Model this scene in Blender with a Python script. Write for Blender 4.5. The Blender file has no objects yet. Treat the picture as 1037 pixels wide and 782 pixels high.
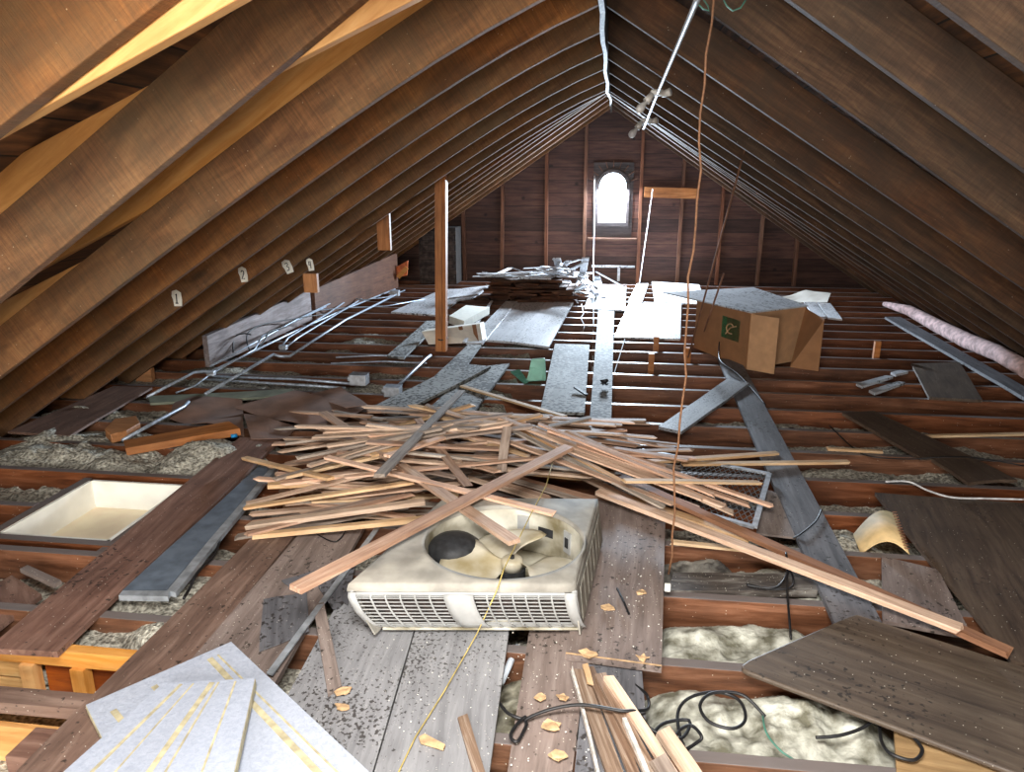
import bpy, math, random
import numpy as np
from mathutils import Vector, Matrix, noise
random.seed(7); rnd = random.uniform
S = bpy.context.scene; COL = S.collection
# ------------------------------------------------------------ camera and measuring
FPX = 750.0; CX, CY = 518.5, 391.0; H = 1.53
TH = math.atan(209/FPX); PS = math.atan(103.5*math.cos(TH)/FPX)
RR = Vector((math.cos(PS), math.sin(PS), 0))
FF = Vector((-math.sin(PS)*math.cos(TH), math.cos(PS)*math.cos(TH), -math.sin(TH)))
UU = RR.cross(FF)
CAM = Vector((0, 0, H))
def ray(x, y): return FF*FPX + RR*(x-CX) - UU*(y-CY)
def G(x, y, z=0.0):
    d = ray(x, y); return CAM + d*((z-H)/d.z)
def GY(x, y, Y):
    d = ray(x, y); return CAM + d*(Y/d.y)
cam = bpy.data.cameras.new('camera'); cam.lens = FPX/1037*36; cam.sensor_width = 36; cam.sensor_fit = 'HORIZONTAL'
cam.clip_start = 0.02; cam.clip_end = 300
co = bpy.data.objects.new('camera', cam); COL.objects.link(co)
co.matrix_world = Matrix.Translation(CAM) @ Matrix((RR, UU, -FF)).transposed().to_4x4()
S.camera = co
# ------------------------------------------------------------ materials
def lin(c):
    return tuple([(v/255/12.92 if v/255 <= .04045 else ((v/255+.055)/1.055)**2.4) for v in c]) + (1,)
class NT:
    def __init__(s, name):
        s.m = bpy.data.materials.new(name); s.m.use_nodes = True
        s.t = s.m.node_tree; s.b = s.t.nodes['Principled BSDF']
    def n(s, ty, **kw):
        o = s.t.nodes.new(ty)
        for k, v in kw.items():
            if hasattr(o, k): setattr(o, k, v)
            else: o.inputs[k].default_value = v
        return o
    def l(s, a, b): s.t.links.new(a, b)
def ramp(nt, fac, stops):
    r = nt.n('ShaderNodeValToRGB'); e = r.color_ramp.elements
    e[0].position, e[0].color = stops[0]; e[1].position, e[1].color = stops[-1]
    for p, c in stops[1:-1]:
        x = e.new(p); x.color = c
    nt.l(fac, r.inputs[0]); return r.outputs[0]
def mixc(nt, fac, a, b, mode='MIX'):
    m = nt.n('ShaderNodeMix', data_type='RGBA', blend_type=mode)
    for i, v in ((0, fac), (6, a), (7, b)):
        if isinstance(v, (float, int)) or isinstance(v, tuple): m.inputs[i].default_value = v
        else: nt.l(v, m.inputs[i])
    return m.outputs[2]
def wood(name, dark, mid, light, rough=.7, gs=(1.2, 14, 14), specks=0., spcol=(225, 220, 205), spots=0., spotcol=(40, 34, 30),
         saw=0., var=.25, bump=.25, knots=0., blotch=.35, huev=0.005, spscale=55, dirt=None, age=None):
    nt = NT(name); tc = nt.n('ShaderNodeTexCoord'); oi = nt.n('ShaderNodeObjectInfo')
    off = nt.n('ShaderNodeVectorMath', operation='SCALE'); off.inputs[3].default_value = 37
    cx = nt.n('ShaderNodeCombineXYZ')
    for i in range(3): nt.l(oi.outputs['Random'], cx.inputs[i])
    nt.l(cx.outputs[0], off.inputs[0])
    add = nt.n('ShaderNodeVectorMath', operation='ADD'); nt.l(tc.outputs['Object'], add.inputs[0]); nt.l(off.outputs[0], add.inputs[1])
    V = add.outputs[0]
    # slow warp so the grain wanders
    wn = nt.n('ShaderNodeTexNoise', Scale=1.6, Detail=2.0); nt.l(V, wn.inputs['Vector'])
    wm = nt.n('ShaderNodeVectorMath', operation='SCALE'); wm.inputs[3].default_value = .05; nt.l(wn.outputs['Color'], wm.inputs[0])
    wa = nt.n('ShaderNodeVectorMath', operation='ADD'); nt.l(V, wa.inputs[0]); nt.l(wm.outputs[0], wa.inputs[1])
    mp = nt.n('ShaderNodeMapping'); mp.inputs['Scale'].default_value = gs; nt.l(wa.outputs[0], mp.inputs['Vector'])
    g = nt.n('ShaderNodeTexNoise', Scale=2.2, Detail=8.0, Roughness=.66, Distortion=.5); nt.l(mp.outputs[0], g.inputs['Vector'])
    col = ramp(nt, g.outputs['Fac'], [(.3, lin(dark)), (.5, lin(mid)), (.72, lin(light))])
    b = nt.n('ShaderNodeTexNoise', Scale=3.0, Detail=4.0, Roughness=.6); nt.l(V, b.inputs['Vector'])
    bl = ramp(nt, b.outputs['Fac'], [(.3, (1-blotch,)*3+(1,)), (.7, (1+blotch*.35,)*3+(1,))])
    col = mixc(nt, 1.0, col, bl, 'MULTIPLY')
    hgt = g.outputs['Fac']
    if saw:
        ms = nt.n('ShaderNodeMapping'); ms.inputs['Scale'].default_value = (95, 5, 5); ms.inputs['Rotation'].default_value = (0, .16, 0)
        nt.l(V, ms.inputs['Vector'])
        sn = nt.n('ShaderNodeTexNoise', Scale=1.4, Detail=4.0, Roughness=.7, Distortion=.8); nt.l(ms.outputs[0], sn.inputs['Vector'])
        sc = ramp(nt, sn.outputs['Fac'], [(.38, (1-saw,)*3+(1,)), (.66, (1+saw*.6,)*3+(1,))])
        col = mixc(nt, 1.0, col, sc, 'MULTIPLY'); hgt = sn.outputs['Fac']
    if knots:
        mk = nt.n('ShaderNodeMapping'); mk.inputs['Scale'].default_value = (1.3, 4.5, 4.5); nt.l(V, mk.inputs['Vector'])
        kv = nt.n('ShaderNodeTexVoronoi', Scale=1.0); nt.l(mk.outputs[0], kv.inputs['Vector'])
        kf = ramp(nt, kv.outputs['Distance'], [(.06, (1,)*4), (.13, (0, 0, 0, 1))])
        kk = nt.n('ShaderNodeMath', operation='MULTIPLY'); nt.l(kf, kk.inputs[0]); kk.inputs[1].default_value = knots
        col = mixc(nt, kk.outputs[0], col, lin([c*.35 for c in dark]))
    if spots:
        sv = nt.n('ShaderNodeTexNoise', Scale=spscale*.9, Detail=3.0); nt.l(V, sv.inputs['Vector'])
        sb = nt.n('ShaderNodeTexNoise', Scale=2.3, Detail=2.0); nt.l(V, sb.inputs['Vector'])
        sm = nt.n('ShaderNodeMath', operation='MULTIPLY_ADD'); nt.l(sb.outputs['Fac'], sm.inputs[0]); sm.inputs[1].default_value = .45; nt.l(sv.outputs['Fac'], sm.inputs[2])
        sf = ramp(nt, sm.outputs[0], [(.88-.1*spots, (0, 0, 0, 1)), (.95-.1*spots, (.85,)*3+(1,))])
        col = mixc(nt, sf, col, lin(spotcol))
    if specks:
        v = nt.n('ShaderNodeTexVoronoi', Scale=spscale*1.8); nt.l(V, v.inputs['Vector'])
        vf = ramp(nt, v.outputs['Distance'], [(.10, (1,)*4), (.2, (0, 0, 0, 1))])
        sep = nt.n('ShaderNodeSeparateColor'); nt.l(v.outputs['Color'], sep.inputs[0])
        gt = nt.n('ShaderNodeMath', operation='LESS_THAN'); nt.l(sep.outputs[0], gt.inputs[0]); gt.inputs[1].default_value = specks
        mu = nt.n('ShaderNodeMath', operation='MULTIPLY'); nt.l(vf, mu.inputs[0]); nt.l(gt.outputs[0], mu.inputs[1])
        col = mixc(nt, mu.outputs[0], col, lin(spcol))
    if age:
        an = nt.n('ShaderNodeTexNoise', Scale=1.7, Detail=6.0, Roughness=.7); nt.l(V, an.inputs['Vector'])
        col = mixc(nt, ramp(nt, an.outputs['Fac'], [(.42, (0, 0, 0, 1)), (.7, (.7,)*3+(1,))]), col, lin(age))
    hs = nt.n('ShaderNodeHueSaturation'); nt.l(col, hs.inputs['Color'])
    mr = nt.n('ShaderNodeMapRange'); nt.l(oi.outputs['Random'], mr.inputs[0]); mr.inputs[3].default_value = 1-var; mr.inputs[4].default_value = 1+var*.8
    nt.l(mr.outputs[0], hs.inputs['Value'])
    f2 = nt.n('ShaderNodeMath', operation='MULTIPLY'); nt.l(oi.outputs['Random'], f2.inputs[0]); f2.inputs[1].default_value = 7.31
    f3 = nt.n('ShaderNodeMath', operation='FRACT'); nt.l(f2.outputs[0], f3.inputs[0])
    mh = nt.n('ShaderNodeMapRange'); nt.l(f3.outputs[0], mh.inputs[0]); mh.inputs[3].default_value = .5-huev; mh.inputs[4].default_value = .5+huev
    nt.l(mh.outputs[0], hs.inputs['Hue'])
    ms2 = nt.n('ShaderNodeMapRange'); nt.l(f3.outputs[0], ms2.inputs[0]); ms2.inputs[3].default_value = 1.15; ms2.inputs[4].default_value = 1-min(.45, huev*12)
    nt.l(ms2.outputs[0], hs.inputs['Saturation'])
    fin = hs.outputs[0]
    if dirt:  # dust grey on upward faces, also painting in the shine of joist tops
        ge = nt.n('ShaderNodeNewGeometry'); gz = nt.n('ShaderNodeSeparateXYZ'); nt.l(ge.outputs['True Normal'], gz.inputs[0])
        dn = nt.n('ShaderNodeTexNoise', Scale=9.0, Detail=4.0); nt.l(V, dn.inputs['Vector'])
        dm = nt.n('ShaderNodeMath', operation='MULTIPLY_ADD'); nt.l(dn.outputs['Fac'], dm.inputs[0]); dm.inputs[1].default_value = .5; nt.l(gz.outputs[2], dm.inputs[2])
        fin = mixc(nt, ramp(nt, dm.outputs[0], [(.85, (0, 0, 0, 1)), (1.0, (.9,)*3+(1,))]), fin, lin(dirt))
    nt.l(fin, nt.b.inputs['Base Color']); nt.b.inputs['Roughness'].default_value = rough
    bp = nt.n('ShaderNodeBump', Strength=bump, Distance=.01); nt.l(hgt, bp.inputs['Height']); nt.l(bp.outputs[0], nt.b.inputs['Normal'])
    return nt.m
def plain(name, c, rough=.6, metal=0., nscale=20, nvar=.15, bump=0., c2=None, detail=4., alpha=1.):
    nt = NT(name); tc = nt.n('ShaderNodeTexCoord')
    g = nt.n('ShaderNodeTexNoise', Scale=nscale, Detail=detail); nt.l(tc.outputs['Object'], g.inputs['Vector'])
    a = lin([v*(1-nvar) for v in c]); b = lin(c2 if c2 else [min(255, v*(1+nvar*.6)) for v in c])
    nt.l(ramp(nt, g.outputs['Fac'], [(.35, a), (.65, b)]), nt.b.inputs['Base Color'])
    nt.b.inputs['Roughness'].default_value = rough; nt.b.inputs['Metallic'].default_value = metal
    if bump:
        bp = nt.n('ShaderNodeBump', Strength=bump, Distance=.02); nt.l(g.outputs['Fac'], bp.inputs['Height']); nt.l(bp.outputs[0], nt.b.inputs['Normal'])
    return nt.m
def planks(name, dark, mid, light, axis, width, rough=.75, gap=.045):
    """boards laid side by side; axis = local coordinate across the boards"""
    nt = NT(name); tc = nt.n('ShaderNodeTexCoord'); sp = nt.n('ShaderNodeSeparateXYZ'); nt.l(tc.outputs['Object'], sp.inputs[0])
    dv = nt.n('ShaderNodeMath', operation='DIVIDE'); nt.l(sp.outputs[axis], dv.inputs[0]); dv.inputs[1].default_value = width
    fl = nt.n('ShaderNodeMath', operation='FLOOR'); nt.l(dv.outputs[0], fl.inputs[0])
    fr = nt.n('ShaderNodeMath', operation='FRACT'); nt.l(dv.outputs[0], fr.inputs[0])
    wn = nt.n('ShaderNodeTexWhiteNoise', noise_dimensions='1D'); nt.l(fl.outputs[0], wn.inputs['W'])
    cb = nt.n('ShaderNodeCombineXYZ'); s1 = nt.n('ShaderNodeMath', operation='MULTIPLY'); nt.l(wn.outputs['Value'], s1.inputs[0]); s1.inputs[1].default_value = 30
    for i in range(3): nt.l(s1.outputs[0], cb.inputs[i])
    ad = nt.n('ShaderNodeVectorMath', operation='ADD'); nt.l(tc.outputs['Object'], ad.inputs[0]); nt.l(cb.outputs[0], ad.inputs[1])
    mp = nt.n('ShaderNodeMapping'); sc = [12, 12, 12]; sc[{0: 1, 1: 0, 2: 0}[axis]] = 1.2; mp.inputs['Scale'].default_value = sc; nt.l(ad.outputs[0], mp.inputs['Vector'])
    g = nt.n('ShaderNodeTexNoise', Scale=2.0, Detail=6.0, Roughness=.65); nt.l(mp.outputs[0], g.inputs['Vector'])
    col = ramp(nt, g.outputs['Fac'], [(.3, lin(dark)), (.5, lin(mid)), (.7, lin(light))])
    kv = nt.n('ShaderNodeTexVoronoi', Scale=3.2); nt.l(ad.outputs[0], kv.inputs['Vector'])
    kf = ramp(nt, kv.outputs['Distance'], [(.06, (.8,)*3+(1,)), (.13, (0, 0, 0, 1))])
    col = mixc(nt, kf, col, lin([c*.4 for c in dark]))
    v = nt.n('ShaderNodeMapRange'); nt.l(wn.outputs['Value'], v.inputs[0]); v.inputs[3].default_value = .6; v.inputs[4].default_value = 1.25
    hs = nt.n('ShaderNodeHueSaturation'); nt.l(col, hs.inputs['Color']); nt.l(v.outputs[0], hs.inputs['Value'])
    lt = nt.n('ShaderNodeMath', operation='LESS_THAN'); nt.l(fr.outputs[0], lt.inputs[0]); lt.inputs[1].default_value = gap
    nt.l(mixc(nt, lt.outputs[0], hs.outputs[0], lin((14, 9, 6))), nt.b.inputs['Base Color'])
    nt.b.inputs['Roughness'].default_value = rough
    bp = nt.n('ShaderNodeBump', Strength=.3, Distance=.01); nt.l(g.outputs['Fac'], bp.inputs['Height']); nt.l(bp.outputs[0], nt.b.inputs['Normal'])
    return nt.m
M = {}
M['joist'] = wood('joist wood', (66, 38, 26), (112, 72, 50), (146, 102, 78), rough=.45, blotch=.4, var=.2, specks=.05, dirt=(112, 106, 104))
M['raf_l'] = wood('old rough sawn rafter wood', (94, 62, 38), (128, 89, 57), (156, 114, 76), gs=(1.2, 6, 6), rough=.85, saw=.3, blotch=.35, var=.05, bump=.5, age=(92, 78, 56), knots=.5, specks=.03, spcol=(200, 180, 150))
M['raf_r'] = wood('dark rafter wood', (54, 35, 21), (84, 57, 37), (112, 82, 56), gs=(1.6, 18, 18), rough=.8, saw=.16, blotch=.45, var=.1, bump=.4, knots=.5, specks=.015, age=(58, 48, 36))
M['yellow'] = wood('new yellow lumber', (186, 124, 62), (214, 156, 92), (232, 182, 120), rough=.6, blotch=.18, var=.06, knots=.8, gs=(.9, 9, 9))
M['sheath'] = planks('dark roof sheathing', (56, 37, 23), (98, 64, 38), (146, 98, 56), 0, .19)
M['gable'] = planks('red brown gable boards', (48, 29, 25), (77, 50, 42), (96, 66, 54), 2, .19, gap=.03)
M['stud'] = wood('stud wood', (86, 56, 42), (118, 80, 60), (140, 100, 78), rough=.7)
M['post'] = wood('post wood', (140, 88, 50), (180, 120, 74), (204, 146, 98), rough=.6, var=.03, knots=.7)
M['brown'] = wood('brown dusty board', (92, 70, 60), (122, 96, 84), (150, 124, 110), rough=.6, specks=.10, spots=.05, var=.1, blotch=.3)
M['dbrown'] = wood('dark brown board', (66, 54, 46), (90, 76, 64), (110, 96, 82), rough=.55, specks=.07, spots=.12, var=.1, blotch=.3)
M['greybrown'] = wood('grey brown board', (104, 92, 86), (130, 116, 109), (154, 141, 134), rough=.65, specks=.22, spots=.25, var=.06, blotch=.22)
M['grey'] = wood('grey dusty board', (118, 118, 120), (142, 142, 144), (164, 164, 165), rough=.6, specks=.15, spscale=90, spots=.6, var=.05, blotch=.2, bump=.1)
M['slate'] = wood('slate grey board', (78, 78, 82), (104, 104, 108), (126, 126, 130), rough=.6, specks=.08, spots=.4, var=.12, blotch=.2)
M['pale'] = wood('pale dusty board', (176, 178, 182), (200, 202, 206), (218, 220, 222), rough=.45, spots=.75, var=.08, blotch=.12, bump=.1, gs=(1, 9, 9), spscale=45)
M['paledark'] = wood('speckled pale board', (140, 142, 140), (164, 166, 164), (186, 188, 186), rough=.8, spots=1.7, var=.03, blotch=.2, bump=.1, spscale=38)
M['lath'] = wood('split lath wood', (164, 130, 108), (208, 174, 148), (232, 206, 182), rough=.7, gs=(1.5, 30, 30), var=.33, huev=.008, blotch=.3, bump=.3)
M['lathgrey'] = wood('plaster stained lath', (120, 104, 92), (158, 142, 128), (190, 176, 162), rough=.8, gs=(1.5, 26, 26), var=.25, huev=.01, blotch=.35)
M['lathend'] = wood('fresh split lath wood', (200, 158, 116), (218, 184, 144), (234, 206, 172), rough=.7, var=.12)
M['trim'] = wood('peeling painted moulding', (92, 72, 58), (128, 104, 86), (180, 164, 148), rough=.6, gs=(1.2, 40, 40), var=.2, blotch=.3)
M['trimw'] = plain('white painted moulding', (196, 190, 182), .5, nscale=60)
M['insul'] = plain('loose grey insulation', (160, 154, 138), .95, nscale=60, nvar=.32, bump=1.0, c2=(214, 210, 194), detail=8.)
M['wool'] = plain('pale mineral wool', (150, 146, 122), .95, nscale=16, nvar=.3, bump=1.0, c2=(208, 208, 194), detail=10.)
M['foam'] = wood('white foam board', (154, 160, 172), (166, 172, 184), (178, 183, 194), rough=.8, gs=(30, 30, 30), var=.02, blotch=.06, bump=.3, huev=.0)
M['foamy'] = plain('yellowed foam', (180, 170, 138), .8, nscale=30)
M['metal'] = plain('galvanised steel', (186, 190, 196), .5, .5, nscale=30, nvar=.12)
M['emt'] = plain('dusty conduit', (178, 190, 204), .38, .35, nscale=30, nvar=.15)
M['duct'] = plain('blue grey sheet metal', (118, 130, 144), .4, .35, nscale=14, nvar=.14)
M['ductedge'] = plain('bright metal edge', (172, 178, 184), .4, .4)
M['cream'] = plain('cream painted board', (244, 242, 232), .6, nscale=6, nvar=.04)
M['yellowpl'] = plain('warm cream panel', (255, 236, 206), .7, nscale=5, nvar=.05)
M['card'] = plain('cardboard', (158, 112, 74), .8, nscale=9, nvar=.06)
M['cardl'] = plain('light cardboard', (190, 146, 106), .8, nscale=12, nvar=.06)
M['cardd'] = plain('brown kraft sheet', (132, 104, 90), .8, nscale=5, nvar=.16)
M['green'] = plain('green label', (52, 110, 66), .7)
M['acbody'] = plain('dusty cream paint', (158, 154, 144), .8, nscale=9, nvar=.16, detail=9.)
M['acwhite'] = plain('white plastic', (166, 167, 165), .5, nscale=12, nvar=.08)
M['acin'] = plain('stained cream metal', (158, 144, 104), .5, nscale=6, nvar=.3, c2=(214, 211, 196), detail=8.)
M['fan'] = plain('stained white fan blade', (190, 172, 126), .45, nscale=5, nvar=.15, c2=(226, 222, 206), detail=7.)
M['fin'] = plain('brown coil fins', (58, 46, 42), .7, nscale=50, nvar=.4)
M['black'] = plain('black compressor', (40, 41, 43), .6, nscale=40, nvar=.3)
M['cable'] = plain('black cable', (24, 24, 26), .5)
M['grnwire'] = plain('green wire', (70, 120, 104), .5)
M['cord'] = plain('orange brown cord', (126, 88, 60), .7, nscale=80)
M['string'] = plain('white string', (206, 206, 206), .8)
M['ystring'] = plain('yellow string', (190, 168, 96), .8)
M['rust'] = plain('rusty rod', (122, 84, 62), .7)
M['bulb'] = plain('unlit frosted bulb', (200, 196, 192), .35, nscale=4, nvar=.03)
M['porc'] = plain('white lamp holder', (206, 200, 192), .4, nscale=8, nvar=.05)
M['tag'] = plain('white paper', (232, 230, 220), .8, nscale=8, nvar=.03)
M['ink'] = plain('dark ink', (30, 34, 40), .8)
M['brick'] = plain('sooty brick', (70, 60, 56), .9, nscale=14, nvar=.4)
M['mortar'] = plain('grey mortar', (52, 48, 46), .95)
M['bundle'] = wood('rotten dark board', (40, 24, 16), (74, 46, 30), (112, 72, 48), rough=.9, var=.4, gs=(2, 20, 20), bump=.6)
M['plaster'] = plain('room ceiling back', (70, 58, 48), .95, nscale=12, nvar=.3)
M['winframe'] = wood('dark window frame', (48, 42, 42), (70, 62, 62), (96, 86, 84), rough=.6)
M['seat'] = plain('mint green plastic', (150, 208, 186), .5, nscale=8, nvar=.08)
M['hay'] = plain('cream paper shade', (216, 186, 134), .7, nscale=18, nvar=.08)
M['blue'] = plain('blue plastic', (30, 130, 190), .5)
M['pink'] = plain('pink faced insulation', (196, 168, 166), .9, nscale=16, nvar=.2, bump=.6)
M['greenpl'] = plain('grey green board', (118, 122, 104), .7, nscale=8, nvar=.15)
M['pvc'] = plain('grey white pipe', (196, 204, 212), .4, nscale=10, nvar=.06)
M['chip'] = plain('raw wood chip', (192, 158, 118), .8, nscale=40, nvar=.15)
def mesh_mat():
    nt = NT('wire'); nt.b.inputs['Base Color'].default_value = lin((150, 156, 160)); nt.b.inputs['Metallic'].default_value = .7; nt.b.inputs['Roughness'].default_value = .45
    return nt.m
M['wire'] = mesh_mat()
def glass():
    nt = NT('window glass'); tr = nt.n('ShaderNodeBsdfTransparent'); tr.inputs[0].default_value = (.94, .97, .98, 1)
    gl = nt.n('ShaderNodeBsdfGlossy'); gl.inputs['Roughness'].default_value = .03; fr = nt.n('ShaderNodeFresnel'); fr.inputs[0].default_value = 1.3
    mx = nt.n('ShaderNodeMixShader'); nt.l(fr.outputs[0], mx.inputs[0]); nt.l(tr.outputs[0], mx.inputs[1]); nt.l(gl.outputs[0], mx.inputs[2])
    nt.l(mx.outputs[0], nt.t.nodes['Material Output'].inputs[0]); return nt.m
M['glass'] = glass()
# ------------------------------------------------------------ mesh builder
WM = {}
class MB:
    def __init__(s): s.v = []; s.f = []
    def add(s, vs, fs):
        n = len(s.v); s.v += [Vector(a) for a in vs]; s.f += [[i+n for i in f] for f in fs]; return s
    def prism(s, top, down):
        """top: list of world points; down: vector (thickness)"""
        n = len(top); d = Vector(down)
        vs = list(top) + [Vector(p)+d for p in top]
        fs = [list(range(n)), list(range(2*n-1, n-1, -1))] + [[i, i+n, (i+1) % n+n, (i+1) % n] for i in range(n)]
        return s.add(vs, fs)
    def box(s, c, sx, sy, sz, m=None):
        m = m or Matrix()
        vs = [Vector(c) + m.to_3x3() @ Vector((x*sx/2, y*sy/2, z*sz/2)) for z in (1, -1) for x, y in ((-1, -1), (1, -1), (1, 1), (-1, 1))]
        return s.add(vs, [[0, 1, 2, 3], [7, 6, 5, 4]] + [[i, i+4, (i+1) % 4+4, (i+1) % 4] for i in range(4)])
    def beam(s, pts, w, t, side=None, ragged=0.):
        """rectangular section swept along pts; w across (horizontal), t thick"""
        pts = [Vector(p) for p in pts]; rings = []
        for i, p in enumerate(pts):
            d = (pts[min(i+1, len(pts)-1)] - pts[max(i-1, 0)]).normalized()
            sd = Vector(side) if side is not None else Vector((0, 0, 1)).cross(d)
            if sd.length < 1e-4: sd = Vector((1, 0, 0))
            sd = (sd - d*sd.dot(d)).normalized(); up = d.cross(sd).normalized()
            if up.z < 0: up = -up
            r = []
            for a, b in ((-1, 1), (1, 1), (1, -1), (-1, -1)):
                e = d*rnd(-ragged, ragged) if i in (0, len(pts)-1) else Vector()
                r.append(p + sd*a*w/2 + up*b*t/2 + e)
            rings.append(r)
        n = len(pts); vs = [q for r in rings for q in r]
        fs = [[0, 1, 2, 3], [4*n-1, 4*n-2, 4*n-3, 4*n-4]]
        for i in range(n-1):
            for k in range(4): fs.append([i*4+k, i*4+4+k, i*4+4+(k+1) % 4, i*4+(k+1) % 4])
        return s.add(vs, fs)
    def tube(s, pts, r, n=8):
        pts = [Vector(p) for p in pts]; rs = r if isinstance(r, (list, tuple)) else [r]*len(pts)
        vs = []; prev = None
        for i, p in enumerate(pts):
            d = (pts[min(i+1, len(pts)-1)] - pts[max(i-1, 0)]).normalized()
            if prev is None:
                a = d.cross(Vector((0, 0, 1)))
                if a.length < .05: a = d.cross(Vector((1, 0, 0)))
            else: a = prev - d*prev.dot(d)
            a.normalize(); prev = a; b = d.cross(a)
            vs += [p + (a*math.cos(2*math.pi*k/n) + b*math.sin(2*math.pi*k/n))*rs[i] for k in range(n)]
        m = len(pts)
        fs = [[i*n+k, i*n+(k+1) % n, (i+1)*n+(k+1) % n, (i+1)*n+k] for i in range(m-1) for k in range(n)]
        fs += [list(range(n-1, -1, -1)), [(m-1)*n+k for k in range(n)]]
        return s.add(vs, fs)
    def build(s, name, mat, parent=None, frame=None, smooth=False, bevel=0.):
        fr = frame if frame is not None else (WM[parent] if parent else Matrix.Translation(sum(s.v, Vector())/len(s.v)))
        inv = fr.inverted(); me = bpy.data.meshes.new(name)
        me.from_pydata([inv @ v for v in s.v], [], s.f); me.validate(); 
        import bmesh
        bm = bmesh.new(); bm.from_mesh(me); bmesh.ops.recalc_face_normals(bm, faces=bm.faces); bm.to_mesh(me); bm.free()
        if smooth:
            for p in me.polygons: p.use_smooth = True
        me.materials.append(mat if not isinstance(mat, str) else M[mat])
        o = bpy.data.objects.new(name, me); COL.objects.link(o)
        if parent:
            o.parent = bpy_of[parent]; o.matrix_parent_inverse = Matrix(); o.matrix_basis = WM[parent].inverted() @ fr
        else: o.matrix_basis = fr
        WM[o.name] = fr; bpy_of[o.name] = o
        if bevel:
            b = o.modifiers.new('bevel', 'BEVEL'); b.width = bevel; b.segments = 2; b.limit_method = 'ANGLE'; b.angle_limit = math.radians(40)
        return o.name
bpy_of = {}
def thing(name, loc, rz=0.):
    o = bpy.data.objects.new(name, None); COL.objects.link(o); o.empty_display_size = .1
    fr = Matrix.Translation(Vector(loc)) @ Matrix.Rotation(rz, 4, 'Z'); o.matrix_basis = fr
    WM[o.name] = fr; bpy_of[o.name] = o; return o.name
def tag(n, label, cat, group=None, kind=None):
    o = bpy_of[n]; o['label'] = label; o['category'] = cat
    if group: o['group'] = group
    if kind: o['kind'] = kind
    return n
def struct(n): bpy_of[n]['kind'] = 'structure'; return n
def plabel(n, label): bpy_of[n]['label'] = label; return n
def frame_from(pts):
    c = sum(pts, Vector())/len(pts)
    e1 = (pts[1]-pts[0]) + (pts[2]-pts[3]); e2 = (pts[2]-pts[1]) + (pts[3]-pts[0])
    x = (e1 if e1.length > e2.length else e2).normalized()
    n = e1.cross(e2).normalized()
    if n.z < 0: n = -n
    y = n.cross(x)
    return Matrix.Translation(c) @ Matrix((x, y, n)).transposed().to_4x4()
def board(name, label, cat, px, z, th, mat, group=None, wob=.004, rag=0., parent=None, cup=0., nx=10, ny=3, wpts=None):
    """px: 4 corners of the TOP face in photo pixels; z height(s) of the top face"""
    zs = z if isinstance(z, (list, tuple)) else [z]*4
    P = wpts or [G(a, b, c) for (a, b), c in zip(px, zs)]
    P = [Vector(p) for p in P]; fr = frame_from(P)
    if (P[1]-P[0]).length < (P[2]-P[1]).length: P = [P[1], P[2], P[3], P[0]]
    n = fr.to_3x3() @ Vector((0, 0, 1)); seed = Vector((rnd(0, 50), rnd(0, 50), 0)); top = []
    for j in range(ny+1):
        for i in range(nx+1):
            u, v = i/nx, j/ny
            p = (P[0]*(1-u)+P[1]*u)*(1-v) + (P[3]*(1-u)+P[2]*u)*v
            o = noise.noise(p*2.5+seed)*wob + cup*((2*v-1)**2)
            q = p + n*o
            if rag:
                q += (P[1]-P[0]).normalized()*(rnd(-rag, rag) if i in (0, nx) else 0)
                q += (P[3]-P[0]).normalized()*(noise.noise(p*6+seed)*rag*.5 if j in (0, ny) else 0)
            top.append(q)
    W = nx+1; N = len(top); vs = top + [q-n*th for q in top]
    fs = [[j*W+i, j*W+i+1, (j+1)*W+i+1, (j+1)*W+i] for j in range(ny) for i in range(nx)]
    fs += [[N+k for k in reversed(f)] for f in fs]
    bd = [i for i in range(W)] + [j*W+nx for j in range(1, ny+1)] + [ny*W+i for i in range(nx-1, -1, -1)] + [j*W for j in range(ny-1, 0, -1)]
    for a, b in zip(bd, bd[1:]+bd[:1]): fs.append([a, a+N, b+N, b])
    m = MB(); m.add(vs, fs)
    o = m.build(name, mat, parent=parent, frame=fr if not parent else None)
    if not parent and label: tag(o, label, cat, group)
    return o
# ------------------------------------------------------------ roof geometry
RX = -.08; EL = -3.83; ER = 3.68; SL = .668; RZ = 2.51; GYW = 11.7; Y0R = -2.2
def zl(x): return SL*(x-EL)
def zr(x): return SL*(ER-x)
def sm(a, b, t):
    t = min(1, max(0, (t-a)/(b-a))); return t*t*(3-2*t)
def old_left(x, Y):
    u = (x-EL)/(RX-EL); f = 1-sm(6.3, 9.5, Y); k = f
    d = .05+.06*u+.15*u**7
    if Y < 1.6: return min(zl(x)-.04, 1.66+.58*(x+1.21))
    if Y < 2.5: return zl(x)-.11
    if Y < 3: d += .05
    elif Y < 3.5: d += .01
    return zl(x) - d*k
def old_right(x, Y):
    u = (ER-x)/(ER-RX); f = sm(3, 4.6, Y)*(1-sm(7, 10, Y)); return zr(x) - (.17*u)*f - .03*f
words = 'first second third fourth fifth sixth seventh eighth ninth tenth eleventh twelfth thirteenth fourteenth fifteenth sixteenth seventeenth eighteenth nineteenth twentieth'.split()
def ordw(k):
    if k <= 20: return words[k-1]
    return {2: 'twenty', 3: 'thirty'}[k//10] + '-' + words[k % 10-1] if k % 10 else 'thirtieth'
def slopeframe(x, Y, z, left):
    a = math.atan(SL) if left else -math.atan(SL)
    return Matrix.Translation((x, Y, z)) @ Matrix.Rotation(-a, 4, 'Y')
D = .225   # vertical depth of a rafter
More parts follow.
